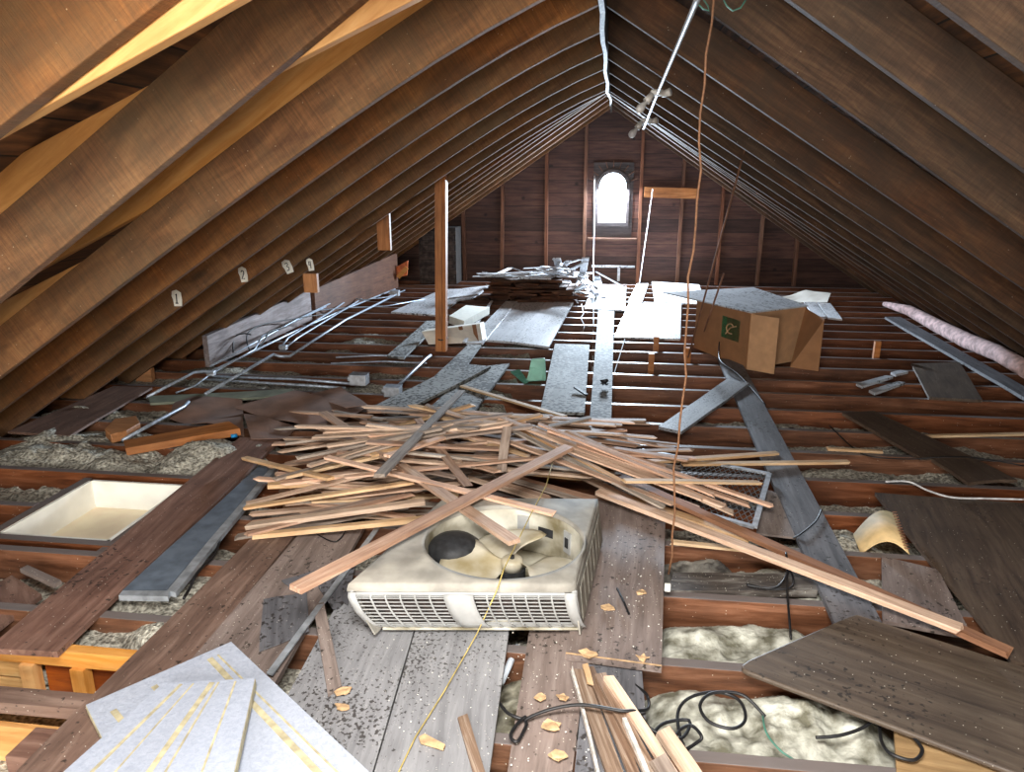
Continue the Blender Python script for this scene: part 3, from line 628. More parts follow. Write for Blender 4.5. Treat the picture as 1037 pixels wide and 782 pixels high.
m = MB(); m.box((-1.57, 1.58, -.09), .14, .12, .12); tag(m.build('dark_block', 'brown', bevel=.004), 'dark square block end in the lower left opening', 'block')
m = MB(); m.box((-2.2, 1.3, -.42), 2.2, 1.1, .03); struct(m.build('trim_1', 'yellow'))
# foam boards
def foam(px, z, label, stripes):
    P = [G(a, b, zz) for (a, b), zz in zip(px, z)]
    n0 = (P[1]-P[0]).cross(P[3]-P[0]); dd = ray(*px[2]); P[2] = CAM + dd*((P[0]-CAM).dot(n0)/dd.dot(n0))
    r = thing('foam_board', sum(P, Vector())/4 - Vector((0, 0, .03))); tag(r, label, 'foam board')
    n = (P[1]-P[0]).cross(P[2]-P[0]).normalized(); n = n if n.z > 0 else -n
    m = MB(); m.prism(P, -n*.028); m.build('sheet', 'foam', parent=r)
    m = MB(); k = len(P)
    for i in range(k):
        a, b = P[i], P[(i+1) % k]; o = (b-a).cross(n).normalized()
        c = sum(P, Vector())/k
        if o.dot(c-a) > 0: o = -o
        m.prism([a+o*.0015-n*.003, b+o*.0015-n*.003, b+o*.0015-n*.027, a+o*.0015-n*.027], -o*.002)
    plabel(m.build('yellow_rim', 'foamy', parent=r), 'yellowed cut edge')
    for (a0, b0), (a1, b1), w in stripes:
        # stripe between two bilinear positions
        def pt(u, v): return (P[0]*(1-u)+P[1]*u)*(1-v)+(P[3]*(1-u)+P[2]*u)*v
        s, e = pt(a0, b0), pt(a1, b1); dd = (e-s).normalized(); sd = n.cross(dd)*w/2
        m = MB(); m.prism([s-sd+n*.0012, e-sd+n*.0012, e+sd+n*.0012, s+sd+n*.0012], -n*.002); m.build('glue_stripe', 'foamy', parent=r)
foam([(234, 650), (425, 830), (180, 900), (87, 714)], [.075, .075, .075, .055], 'large white foam board with yellow stripes in the bottom left corner, the lower one',
     [((.1, .88), (.95, .75), .018), ((.06, .6), (.95, .5), .018), ((.04, .2), (.98, .2), .018), ((.04, .14), (.98, .12), .006)])
foam([(165, 692), (258, 687), (226, 830), (10, 830)], [.1, .11, .11, .1], 'white foam board with yellow stripes, the upper one lying on the large foam board',
     [((.22, .02), (.16, .98), .01), ((.55, .02), (.5, .98), .016), ((.62, .02), (.6, .98), .006), ((.8, .02), (.82, .98), .006), ((.35, .02), (.3, .98), .005)])
# slate sheets left of the unit
B('slate_sheet', 'dark grey slate like sheet lying left of the fan unit', 'sheet', [(267, 607), (311, 600), (313, 638), (262, 660)], .03, .004, 'slate', rag=.01, wob=.006)
B('slate_sheet', 'small dark grey sheet scrap above the larger slate sheet', 'sheet', [(284, 588), (330, 574), (352, 572), (300, 594)], .032, .004, 'slate', rag=.01)
B('slate_sheet', 'dark grey torn sheet touching the left side of the fan unit', 'sheet', [(322, 592), (360, 573), (352, 610), (338, 618)], .034, .004, 'slate', rag=.02)
def pipe(name, label, cat, px, z, r, mat='emt', group=None, n=8):
    zs = z if isinstance(z, (list, tuple)) else [z]*len(px)
    m = MB(); m.tube([G(a, b, c) for (a, b), c in zip(px, zs)], r, n); return tag(m.build(name, mat, smooth=True), label, cat, group)
B('metal_strip', 'thin light metal edge strip crossing left of the fan unit', 'metal strip', [(385, 527), (390, 527), (276, 683), (270, 681)], .045, .006, 'ductedge', wob=0)
B('wood_stick', 'short flat brown stick in front of the fan unit, left', 'stick', [(317, 612), (328, 610), (346, 694), (332, 703)], [.045, .045, .03, .03], .014, 'greybrown', wob=.001)
pipe('plastic_pipe', 'short white plastic pipe in the gap beside the grey plywood', 'pipe', [(524, 655), (507, 692)], [-.02, -.05], .012, 'pvc')
# shade, seat shell
def cone():
    r = thing('paper_cone', G(900, 560, -.02)); tag(r, 'cream paper cone with stitched seam behind the small plywood offcut', 'paper cone')
    a, b, c, d = G(864, 541, .0), G(907, 521, .06), G(921, 561, .04), G(872, 561, -.02)
    m = MB(); n = 12; vs = []
    for j, (L, Rr) in enumerate(((a, b), (d, c))):
        for i in range(n+1):
            u = i/n; vs.append(L.lerp(Rr, u)+Vector((0, 0, .06*math.sin(math.pi*u)))) 
    m.v = vs + [v-Vector((0, 0, .004)) for v in vs]; N = len(vs)
    fs = [[i, i+1, n+1+i+1, n+1+i] for i in range(n)]; m.f = fs + [[N+k for k in reversed(f)] for f in fs] + [[i, i+1, N+i+1, N+i] for i in range(n)] + [[n+1+i, n+2+i, N+n+2+i, N+n+1+i] for i in range(n)] + [[0, n+1, N+n+1, N], [n, 2*n+1, N+2*n+1, N+n]]
    m.build('shade', 'hay', parent=r, smooth=True)
    for i in range(14):
        p = b.lerp(c, (i+.5)/14)+Vector((-.01, 0, .018)); mm = MB(); mm.box(p, .02, .005, .004); mm.build('stitch', 'rust', parent=r)
cone()
# mint shell seat between the joists
s = thing('plastic_shell', G(535, 385, -.05)); tag(s, 'mint green plastic shell lying between joists behind the heap', 'plastic shell')
m = MB(); P0, P1, P2, P3 = G(533, 386, 0), G(552, 386, 0), G(553, 363, .0), G(538, 364, 0)
a, b, c, d = G(533, 387, -.02), G(553, 386, -.02), GY(552, 363, G(553, 384)[1]), GY(538, 364, G(537, 384)[1])
m.prism([a, b, c, d], (0, .03, 0)); m.build('shell_back', 'seat', parent=s, bevel=.01)
m = MB(); m.prism([a+Vector((0, -.03, .01)), b+Vector((-.02, -.03, .01)), b+Vector((-.02, -.0, .12)), a+Vector((0.03, 0, .12))], (0, .02, 0)); m.build('shell_lip', 'seat', parent=s, bevel=.01)
m = MB(); m.prism([G(517, 376, .01), G(526, 374, .03), G(535, 386, .0), G(531, 388, -.02)], (0, 0, -.01)); m.build('shell_flap', plain('dark mint', (96, 160, 140), .5), parent=s)
# ------------------------------------------------------------ post, blocks, tags
pb = G(448, 355); pt = Vector((-1.49, pb.y, 1.60))
p = thing('wooden_post', pb); tag(p, 'upright wooden post holding the left rafters, mid distance', 'post')
m = MB(); m.beam([pb+Vector((-.025, 0, 0)), (pt.x-.02, pt.y, 1.72)], .062, .09, side=(1, 0, 0)); m.build('post_shaft', 'post', parent=p, frame=Matrix.Translation(pb) @ Matrix.Rotation(-math.pi/2, 4, 'Y'))
m = MB(); m.beam([pb+Vector((.028, -.01, 0)), (pt.x+.03, pt.y-.01, 1.66)], .03, .085, side=(1, 0, 0)); m.build('side_board', 'post', parent=p, frame=Matrix.Translation(pb) @ Matrix.Rotation(-math.pi/2, 4, 'Y'))
m = MB(); q = G(447, 341, 0); m.tube([Vector((pb.x+.045*math.cos(a), pb.y+.055*math.sin(a), .12+.01*math.sin(a))) for a in [i*math.pi/6 for i in range(13)]], .006, 6); m.build('tie_wire', 'cable', parent=p)
for (px, py), (ww, hh), Y, nm in (((389, 236), (.15, .31), 6.3, 'hanging block of raw wood under the left rafters, next to the post'), ((315, 284), (.15, .15), 5.65, 'small hanging wood block under the left rafters, right of paper four')):
    c = GY(px, py, Y-.02); m = MB(); m.box(c+Vector((0, 0, .06 if hh > .2 else -.02)), ww*.75, .04, hh+(.1 if hh > .2 else .0)); tag(m.build('hanging_block', 'yellow' if ww > 1 else 'post', frame=Matrix.Translation(c) @ Matrix.Rotation(math.pi/2, 4, 'Y')), nm, 'block')
# strokes of the numerals in unit square
dig = {1: [[(.4, .8), (.5, .9), (.5, .1)], [(.35, .1), (.65, .1)]], 2: [[(.3, .75), (.45, .9), (.65, .8), (.65, .6), (.3, .12), (.7, .15)]],
       3: [[(.3, .85), (.6, .88), (.65, .7), (.45, .55), (.68, .4), (.6, .15), (.3, .15)]], 4: [[(.35, .9), (.32, .5), (.65, .5)], [(.6, .9), (.6, .1)]]}
for k, (px, py, w, h, Y) in enumerate(((179, 302, 11, 17, 4.05), (246, 278, 9.5, 16, 4.7), (291, 270, 10, 14.5, 5.35), (314, 268, 7.5, 13, 5.35))):
    Yf = Y-.012; c = GY(px, py, Yf); sc = (c-CAM).dot(FF)/FPX; W, Hh = w*sc, h*sc
    t = thing('paper_tag', c); tag(t, ['torn white paper marked 1 on a left rafter, lowest and leftmost', 'torn white paper marked 2 on a left rafter, second from left', 'torn tilted white paper marked 3 on a left rafter', 'small torn white paper on a left rafter above the hanging block, rightmost'][k], 'paper')
    m = MB(); tilt = (-.05, .05, .3, .1)[k]
    def pp(u, v):
        x, z = (u-.5)*W, (v-.5)*Hh; return c+Vector((x*math.cos(tilt)+z*math.sin(tilt)*-1, 0, z*math.cos(tilt)+x*math.sin(tilt)))
    m.prism([pp(*q) for q in ((.05, .9), (.5, 1.0), (.92, .85), (1., .4), (.95, .03), (.2, .0), (.12, .4), (.0, .6))], (0, .002, 0)); pap = m.build('paper', 'tag', parent=t)
    m = MB()
    for st in dig[k+1]: m.tube([pp(a*.8+.1, b*.7+.13)+Vector((0, -.002, 0)) for a, b in st], .0035, 5)
    m.build('numeral', 'ink', parent=pap)
# big beam on edge at left eave + its farther reddish continuation
m = MB(); m.prism([Vector((-3.33, 5.69, .0)), Vector((-3.33, 7.9, .0)), Vector((-3.33, 7.9, .34)), Vector((-3.33, 5.69, .27))], (-.045, 0, 0))
tag(m.build('edge_beam', wood('whitewashed beam', (110, 92, 90), (156, 140, 138), (190, 178, 176), blotch=.5), frame=Matrix.Translation((-3.33, 6.8, .15)) @ Matrix.Rotation(math.pi/2, 4, 'Z')), 'whitish old beam standing on edge along the left eave', 'beam')
m = MB(); m.prism([Vector((-3.3, 7.95, .0)), Vector((-3.1, 10.6, .0)), Vector((-3.1, 10.6, .5)), Vector((-3.3, 7.95, .34))], (-.045, 0, 0))
tag(m.build('edge_beam', 'stud', frame=Matrix.Translation((-3.2, 9, .2)) @ Matrix.Rotation(math.pi/2, 4, 'Z')), 'reddish beam on edge farther back along the left eave', 'beam')
# opening at the far left eave, sunlight put into its orange colour
op = thing('eave_opening', (-2.95, 10.62, .35)); tag(op, 'small gap at the far left eave with orange wood painted as sunlit', 'opening')
sx = plain('orange wood painted as sunlit', (214, 118, 70), .6)
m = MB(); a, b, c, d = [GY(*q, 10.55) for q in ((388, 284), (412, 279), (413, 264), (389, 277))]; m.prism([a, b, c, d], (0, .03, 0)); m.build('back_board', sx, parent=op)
m = MB(); m.beam([GY(403, 281, 10.5), GY(412, 271, 10.5)], .02, .06); m.build('splinter', 'yellow', parent=op)
m = MB(); m.beam([GY(391, 283, 10.5), GY(397, 280, 10.5)], .04, .05); m.build('splinter', 'yellow', parent=op)
# chimney
ch = thing('brick_chimney', (-2.55, 11.2, 0)); tag(ch, 'dark sooty brick chimney at the far gable behind the post', 'chimney')
m = MB(); m.box((-2.6, 11.25, .42), .56, .4, .84); m.build('chimney_core', 'mortar', parent=ch)
m = MB()
for r in range(11):
    for k in range(-1, 3):
        x = -2.88+.14+ k*.2+(.1 if r % 2 else 0); x0 = max(x-.095, -2.885); x1 = min(x+.095, -2.315)
        if x1-x0 > .03: m.box(((x0+x1)/2, 11.045, .035+r*.072), x1-x0, .02, .062)
m.build('brick_face', 'brick', parent=ch)
# ------------------------------------------------------------ conduits on the left
cg = 'conduits along the left eave'
CP = [('bent steel conduit reaching farthest left over the thin board', [(149, 402), (196, 377.5), (206, 376), (213, 377), (300, 335), (352, 312), (400, 293)], [.03, .1, .09, .08, .06, .05, .05], .011),
      ('steel conduit beside the bent one, slightly nearer', [(208, 399), (277, 359), (283, 361), (293, 361), (350, 324), (404, 297)], [.06, .07, .05, .05, .06, .05], .012),
      ('lower end of a steel conduit with a black joint, beside the lumber piece', [(124, 446), (158, 427), (186, 412), (191, 407)], [.02, .05, .06, .06], .011),
      ('thin conduit ending under the grey green board', [(178, 398), (197, 391), (212, 380), (240, 363)], [.0, .03, .05, .06], .007),
      ('steel conduit on the whitish beam, upper of two', [(213, 371), (262, 345), (300, 324), (335, 307)], [.09, .12, .13, .12], .008),
      ('steel conduit on the whitish beam, lower of two', [(224, 373), (258, 354), (266, 340), (300, 325), (340, 306)], [.07, .1, .12, .1, .1], .007),
      ('paired conduit with box end, left of the long bare one', [(285, 351), (292, 342), (333, 317), (352, 304)], [.06, .07, .07, .07], .009),
      ('paired conduit with box end, right of its twin', [(288, 353), (302, 342), (338, 320), (366, 303)], [.05, .06, .06, .06], .009),
      ('thin conduit running level across the far left joists', [(250, 330), (300, 316), (350, 312), (392, 310), (430, 303)], [.1, .12, .06, .04, .03], .007),
      ('conduit lying level in front of the post, rear', [(210, 381), (300, 384), (360, 389)], .02, .010),
      ('conduit lying level in front of the post, front', [(205, 384), (290, 389), (350, 393)], .02, .009),
      ('thin level conduit left of the post foot', [(340, 362), (380, 360), (428, 361)], .02, .008),
      ('second thin level conduit left of the post foot', [(335, 368), (390, 366), (432, 368)], .02, .007),
      ('conduit slanting down from the post foot to the junction box', [(436, 360), (432, 363), (404, 390), (399, 394)], [.03, .05, .05, .03], .013),
      ('thin conduit at the far end of the bunch, bowed', [(340, 298), (368, 304), (392, 301), (410, 294)], [.05, .07, .05, .03], .008)]
for lb, px, z, r in CP: pipe('conduit', lb, 'conduit', px, z, r, group=cg)
def jbox(px, py, z, s, lb):
    c = G(px, py, z); r = thing('junction_box', c-Vector((0, 0, s/2))); tag(r, lb, 'junction box')
    m = MB(); m.box(c, s*1.3, s, s*.8); m.build('box_body', 'metal', parent=r, bevel=.004)
    m = MB(); m.tube([c+Vector((-s*.9, 0, 0)), c+Vector((-s*.6, 0, 0))], s*.2, 8); m.build('connector', 'metal', parent=r)
    m = MB(); m.box(c+Vector((0, 0, s*.42)), s*1.35, s*1.05, .004); m.build('cover_plate', 'emt', parent=r)
jbox(364, 384, .05, .1, 'round looking galvanised junction box left of the diagonal board')
jbox(398, 396, .04, .09, 'galvanised junction box at the lower end of the short conduit')
jbox(287, 352, .05, .05, 'small junction box at the end of the paired conduits')
jbox(400, 297, .06, .09, 'junction box at the far end of the conduit bunch')
jbox(214, 378, .06, .045, 'little coupling box on the bent conduit near the whitish beam')
def cable(name, lb, px, z, r, mat='cable', sub=6, cat='cable'):
    zs = z if isinstance(z, (list, tuple)) else [z]*len(px)
    P = [G(a, b, c) for (a, b), c in zip(px, zs)]; Q = []
    for i in range(len(P)-1):
        p0, p1, p2, p3 = P[max(i-1, 0)], P[i], P[i+1], P[min(i+2, len(P)-1)]
        for k in range(sub):
            t = k/sub; Q.append(.5*((2*p1)+(p2-p0)*t+(2*p0-5*p1+4*p2-p3)*t*t+(3*p1-p0-3*p2+p3)*t**3))
    Q.append(P[-1]); m = MB(); m.tube(Q, r, 7); return tag(m.build(name, mat, smooth=True), lb, cat)
cable('cable', 'black cable looping over the whitish beam, left loop', [(236, 357), (237, 342), (246, 338), (254, 339)], [.06, .16, .2, .2], .006)
cable('cable', 'black cable looping over the whitish beam, right loop', [(254, 360), (250, 340), (262, 330), (285, 325), (330, 318)], [.05, .18, .2, .16, .1], .006)
cable('cable', 'black cable hooking down beside the conduits', [(257, 356), (268, 345), (273, 336), (290, 331)], [.06, .12, .16, .13], .007)
# white cartons by the post
B('white_carton', 'stack of off white panels behind the post, farther pair', 'box', [(455, 320), (472, 309), (496, 311), (470, 325)], [.16, .18, .16, .14], .08, plain('off white card', (244, 244, 232), .7, nvar=.03))
cc = thing('white_carton', G(460, 338, 0)); tag(cc, 'white carton with brown tape bands lying beside the post', 'box')
A0, A1, A2, A3 = G(427, 336, .12), G(486, 328, .14), G(489, 347, .02), G(434, 349, .02)
m = MB(); m.prism([A0, A1, A2, A3], (.02, .12, .0)); m.build('carton_body', plain('white carton', (246, 244, 232), .7, nvar=.03), parent=cc)
for u in (.62, .86):
    m = MB(); o = Vector((0, -.004, .002)); m.prism([A0.lerp(A1, u)+o, A0.lerp(A1, u+.07)+o, A3.lerp(A2, u+.07)+o, A3.lerp(A2, u)+o], (0, .004, 0)); m.build('tape_band', 'card', parent=cc)
m = MB(); m.beam([G(470, 347, .05), G(498, 305, .06)], .03, .015); tag(m.build('white_strip', 'pale'), 'narrow white strip leaning from the white carton to the pale sheets', 'strip')
# joist blocking on the right middle
for lb, (px, py), h in (('short upright wood block on a joist below the square white board, upper', (664, 350), .14), ('short upright wood block on a joist below the square white board, lower', (659, 368), .14), ('upright pale stake standing among the right joists', (885, 360), .2), ('short wood block beside the left foot of the carton', (696, 360), .12)):
    c = G(px, py, 0); m = MB(); m.box(c+Vector((0, -.05, -.0)), .05, .04, h*1.4); tag(m.build('joist_block', 'post'), lb, 'block')
# ------------------------------------------------------------ carton
P0, P1 = G(703, 352, .0), G(756, 374, 0); hz = .47
T5 = G(816, 311, hz); T6 = T5 + (P0-P1)
bx_ = thing('cardboard_box', (P0+P1)/2); tag(bx_, 'large tilted cardboard carton with open flaps and green printed square', 'box')
up = Vector((0, 0, hz)); P5 = Vector((T5.x, T5.y, 0)); P6 = Vector((T6.x, T6.y, 0))
m = MB(); th = Vector((0, 0, .004))
def panel(a, b, c, d, t):
    mm = MB(); n = (b-a).cross(c-a).normalized()*t; mm.prism([a, b, c, d], n); return mm
panel(P0, P1, P1+up, P0+up, .005).build('side_panel', 'card', parent=bx_)
panel(P1, P5, P5+up, P1+up, .005).build('end_panel', 'cardl', parent=bx_)
panel(P5, P6, P6+up, P5+up, .005).build('side_panel', 'card', parent=bx_)
panel(P6, P0, P0+up, P6+up, .005).build('end_panel', 'card', parent=bx_)
panel(P0+up, P1+up, P5+up, P6+up, .004).build('top_panel', 'pale' if 0 else 'cardl', parent=bx_)
F1, F2 = G(784, 379, .0), G(801, 324, hz-.02)
F2 = F1+Vector((.0, 0, hz*.98)) + (P1-P1)
plabel(panel(P1+Vector((.003, -.003, 0)), F1, F2, P1+up+Vector((.003, -.003, 0)), .004).build('flap', 'cardl', parent=bx_), 'lighter cardboard flap swung open')
E1 = G(829, 376, 0); E0 = G(800, 372, 0)
panel(E0, E1, E1+up*.93, Vector((P5.x, P5.y, hz*.98)), .004).build('flap', 'card', parent=bx_)
nn = (P1-P0).cross(Vector((0, 0, 1))).normalized(); 
def fp(u, v): return P0.lerp(P1, u)+up*v+nn*.004*(1 if nn.y < 0 else -1)
m = MB(); m.prism([fp(.52, .42), fp(.84, .42), fp(.84, .82), fp(.52, .82)], nn*.001); plabel(m.build('printed_square', 'green', parent=bx_), 'green printed square with a pale emblem')
m = MB(); c0 = .68, .62
m.tube([fp(c0[0]+.07*math.cos(a), c0[1]+.09*math.sin(a))+nn*.002*(1 if nn.y < 0 else -1) for a in [.9+i*.36 for i in range(13)]], .006, 5)
m.tube([fp(.60, .5)+nn*.003*(1 if nn.y < 0 else -1), fp(.68, .64)+nn*.003*(1 if nn.y < 0 else -1), fp(.78, .7)+nn*.003*(1 if nn.y < 0 else -1)], .006, 5); m.build('emblem', 'cardl', parent=bx_)
B('pale_board', 'long pale board resting on top of the carton', 'board', None, 0, .012, 'pale', group=pg, wpts=[P0+up*1.03+Vector((-.3, .25, .0)), P1+up*1.03, T5+Vector((.02, 0, .014)), T6+up*.03+Vector((.1, .3, 0))])
B('crumpled_sheet', 'crumpled white sheet behind the carton', 'sheet', [(783, 302), (816, 295), (841, 300), (838, 305)], [.04, .1, .05, .04], .006, 'tag', wob=.08, nx=16, ny=6)
# ------------------------------------------------------------ wire grille
def grille():
    A, Bq, C, Dq = G(779, 480, .05), G(764, 534, .05), G(612, 492, .04), G(650, 456, .04)
    r = thing('wire_grille', (A+Bq+C+Dq)/4); tag(r, 'expanded metal grille panel behind the long sticks', 'grille')
    for a, b in ((A, Bq), (Bq, C), (C, Dq), (Dq, A)):
        m = MB(); m.beam([a, b], .025, .012); m.build('rim', 'metal', parent=r)
    m = MB(); nx, ny = 26, 17
    def pt(u, v): return (Dq*(1-u)+A*u)*(1-v)+(C*(1-u)+Bq*u)*v
    for j in range(ny):
        row = []
        for i in range(nx*2+1):
            row.append(pt(i/(nx*2), (j+.5+(.42 if (i+j) % 2 else -.42))/ny))
        m.tube(row, .003, 4)
    m.build('mesh', 'wire', parent=r)
    m = MB(); q = [pt(0.01, 0.02), pt(.99, .02), pt(.99, .98), pt(.01, .98)]
    return
grille()
# ------------------------------------------------------------ fan unit
def unit():
    h = .2; z0 = .04
    A, Bc, C, Dd = G(351, 591, h+z0), G(582, 592, h+z0), G(606, 504, h+z0), G(449, 503, h+z0)
    cen = (A+Bc+C+Dd)/4
    ang = math.atan2((Bc-A).y, (Bc-A).x)
    r = thing('condenser_fan_unit', (cen.x, cen.y, z0), ang); tag(r, 'old cream air conditioner fan unit with round top opening and front grille', 'fan unit')
    def uv(u, v, z):  # z above base
        p = (A*(1-u)+Bc*u)*(1-v)+(Dd*(1-u)+C*u)*v; k = max(0, min(1, 1-z/h))**1.4; return Vector((p.x+k*(.075*(1-u)+.035*u), p.y, z0+z))
    # opening: circle in world space
    cc = Vector(((uv(.5, .5, 0).x+uv(.52, .5, 0).x)/2, uv(.5, .5, 0).y, 0)); 
    L = G(420, 556, h+z0); Rg = G(592, 547, h+z0); Tp = G(535, 505, h+z0); Bt = G(486, 587, h+z0)
    cc = (L+Rg+Tp+Bt)/4; RAD = .30; cc.z = 0
    N = 48
    circ = [cc+Vector((RAD*math.cos(2*math.pi*i/N), RAD*math.sin(2*math.pi*i/N)*.98, 0)) for i in range(N)]
    # outer ring by ray to quad
    quadp = [uv(0, 0, h), uv(1, 0, h), uv(1, 1, h), uv(0, 1, h)]
    def hit(d):
        best = None
        for i in range(4):
            p, q = quadp[i], quadp[(i+1) % 4]; e = q-p; den = d.x*e.y-d.y*e.x
            if abs(den) < 1e-9: continue
            t = ((p.x-cc.x)*e.y-(p.y-cc.y)*e.x)/den; s = ((p.x-cc.x)*d.y-(p.y-cc.y)*d.x)/den
            if t > 0 and -1e-6 <= s <= 1+1e-6 and (best is None or t < best): best = t
        return cc+d*best
    dirs = [(c-cc).normalized() for c in circ]; outer = [hit(d) for d in dirs]
    # snap nearest to corners
    for q in quadp:
        k = min(range(N), key=lambda i: (outer[i]-Vector((q.x, q.y, 0))).length); outer[k] = Vector((q.x, q.y, 0))
    m = MB(); zt = z0+h
    def ring(pts, z): return [Vector((p.x, p.y, z)) for p in pts]
    rim = [cc+(c-cc)*.985 for c in circ]; rimup = [cc+(c-cc)*1.03 for c in circ]
    inset = [o+(cc-o)*.035 for o in outer]
    seqs = [ring(rim, zt-.014), ring(rim, zt+.004), ring(rimup, zt+.001), ring(inset, zt), ring([o+(cc-o)*.008 for o in outer], zt-.005), ring(outer, zt-.02), ring(outer, zt-.03)]
    vs = [p for s in seqs for p in s]; fs = []
    for s in range(len(seqs)-1):
        for i in range(N):
            j = (i+1) % N; fs.append([s*N+i, s*N+j, (s+1)*N+j, (s+1)*N+i])
    m.add(vs, fs); o = m.build('top_cover', 'acbody', parent=r, smooth=True); 
    # body tray walls: bowed front: section points (outset v, z)
    fz = [(0, h-.03), (-.012, h-.045), (-.005, h*.5), (.02, h*.2), (.05, .012)]
    def fpt(u, k):
        o_, z = fz[k]; p = uv(u, 0, z); inward = (uv(.5, 1, z)-uv(.5, 0, z)).normalized(); return p+inward*o_
    def fsurf(u, t, off=0.):
        t *= len(fz)-1; k = min(int(t), len(fz)-2); f = t-k; p = fpt(u, k).lerp(fpt(u, k+1), f)
        return p + (uv(.5, 0, 0)-uv(.5, 1, 0)).normalized()*off
    def strip(u0, u1, t0, t1, off, name, mat, thick=.006, nu=2, ntt=10, bevel=0):
        m = MB(); vs = []
        for j in range(ntt+1):
            for i in range(nu+1): vs.append(fsurf(u0+(u1-u0)*i/nu, t0+(t1-t0)*j/ntt, off))
        b = [v-(uv(.5, 0, 0)-uv(.5, 1, 0)).normalized()*thick for v in vs]; W = nu+1; n = len(vs)
        fs = [[j*W+i, j*W+i+1, (j+1)*W+i+1, (j+1)*W+i] for j in range(ntt) for i in range(nu)]
        fs2 = [[n+k for k in reversed(f)] for f in fs]
        bd = list(range(W)) + [j*W+nu for j in range(1, ntt+1)] + [ntt*W+i for i in range(nu-1, -1, -1)] + [j*W for j in range(ntt-1, 0, -1)]
        m.add(vs+b, fs+fs2+[[a_, a_+n, b_+n, b_] for a_, b_ in zip(bd, bd[1:]+bd[:1])]); return m.build(name, mat, parent=r, smooth=True)
    g = strip(0, 1, 0, .1, .004, 'front_grille', 'acwhite', nu=10, ntt=3)
    strip(0, .035, 0, 1, .005, 'grille_border', 'acwhite'); strip(.955, 1.005, 0, 1, .005, 'grille_border', 'acwhite')
    strip(.01, .99, .94, 1, .003, 'grille_border', 'acwhite', nu=10, ntt=2)
    strip(.425, .555, .08, 1, .008, 'center_panel', 'acwhite', nu=4)
    strip(.03, .96, .05, .97, -.02, 'coil_fins', 'fin', nu=12)
    for a, b in ((.035, .425), (.555, .955)):
        nsl = 13
        for k in range(nsl):
            t = .13+.8*k/(nsl-1); m = MB(); m.beam([fsurf(a+(b-a)*i/8, t, -.001) for i in range(9)], .004, .0024, side=(0, 1, 0)); m.build('grille_slat', 'acwhite', parent=g)
        for k in range(1, 6 if a < .3 else 7):
            nk = 6 if a < .3 else 7; u = a+(b-a)*k/nk; m = MB(); m.tube([fsurf(u, .1+.87*i/8, .004) for i in range(9)], .0034, 5); m.build('grille_rib', 'acwhite', parent=g)
    # sides / back
    def wall(ua, va, ub, vb, name, mat, inset_=.012):
        m = MB(); c3 = Vector((cen.x, cen.y, z0)); a, b = uv(ua, va, h-.028), uv(ub, vb, h-.028); a1, b1 = uv(ua, va, .005), uv(ub, vb, .005)
        pts = [a, b, b1+(c3-b1).normalized()*inset_, a1+(c3-a1).normalized()*inset_]
        n = (c3-(a+b)/2); n.z = 0; m.prism(pts, n.normalized()*.006); return m.build(name, mat, parent=r, bevel=.002)
    wall(1, 0, 1, 1, 'side_wall', 'acbody'); wall(0, 1, 0, 0, 'side_wall', 'acbody'); wall(1, 1, 0, 1, 'rear_wall', 'acbody')
    for k in range(7):   # louvre panels on the right side
        v0, v1 = .1+k*.12, .1+k*.12+.1; m = MB(); ou = (uv(1, .5, 0)-uv(0, .5, 0)).normalized()
        m.prism([uv(1, v0, h-.05)+ou*.003, uv(1, v1, h-.05)+ou*.003, uv(1, v1-.012, .03)-ou*.006, uv(1, v0-.012, .03)-ou*.006], ou*.004); m.build('side_louver', plain('grey louvre', (150, 146, 134), .6) if k == 0 else bpy.data.materials['grey louvre'], parent=r, bevel=.002)
    # corner post, rounded, white
    m = MB(); m.tube([fpt(1, k)+Vector((-.006, .012, 0)) for k in range(4)], [.014, .014, .013, .008], 8); m.build('corner_trim', 'acwhite', parent=r, smooth=True)
    m = MB(); m.tube([fpt(0, k)+Vector((.008, .012, 0)) for k in range(4)], [.012, .012, .011, .007], 8); m.build('corner_trim', 'acwhite', parent=r, smooth=True)
    # base pan
    m = MB(); m.prism([uv(.03, .06, .012), uv(.97, .06, .012), uv(.97, .97, .012), uv(.03, .97, .012)], (0, 0, -.01)); m.build('base_pan', 'acin', parent=r)
    # shroud
    m = MB(); sh = []
    r1 = RAD*.985
    for z, rr in ((h-.014, r1), (h-.05, r1*1.0), (.06, r1*.99), (.015, r1*.96)): sh.append([cc+Vector((rr*math.cos(2*math.pi*i/N), rr*math.sin(2*math.pi*i/N)*.98, z0+z)) for i in range(N)])
    vs = [p for s in sh for p in s]; fs = [[s*N+i, s*N+(i+1) % N, (s+1)*N+(i+1) % N, (s+1)*N+i] for s in range(3) for i in range(N)]
    m.add(vs, fs); m.build('fan_shroud', 'acin', parent=r, smooth=True)
    # slot + brackets on rear of shroud
    for aa, ww, hh, mt, nm in ((62, .07, .035, 'black', 'vent_slot'), (38, .045, .09, 'acwhite', 'bracket'), (82, .05, .11, 'acwhite', 'bracket'), (38, .02, .04, 'black', 'vent_slot')):
        a = math.radians(aa); rr = RAD*.965-(.004 if nm == 'vent_slot' and aa == 38 else 0); m = MB(); m.box(cc+Vector((rr*math.cos(a), rr*math.sin(a), z0+.11)), ww, .008, hh, Matrix.Rotation(a-math.pi/2, 4, 'Z')); m.build(nm, mt, parent=r)
    # compressor: dark can on the left inside
    k = cc+Vector((-.2, .05, z0+.012)); m = MB(); pr = [(.0, .1), (.1, .104), (.13, .1), (.15, .075), (.162, .035), (.165, .004)]
    m.tube([k+Vector((0, 0, z)) for z, q in pr], [q for z, q in pr], 20); m.build('compressor', 'black', parent=r, smooth=True)
    # hub, motor, blades
    hb = Vector((cc.x+.035, cc.y-.03, z0+.12))
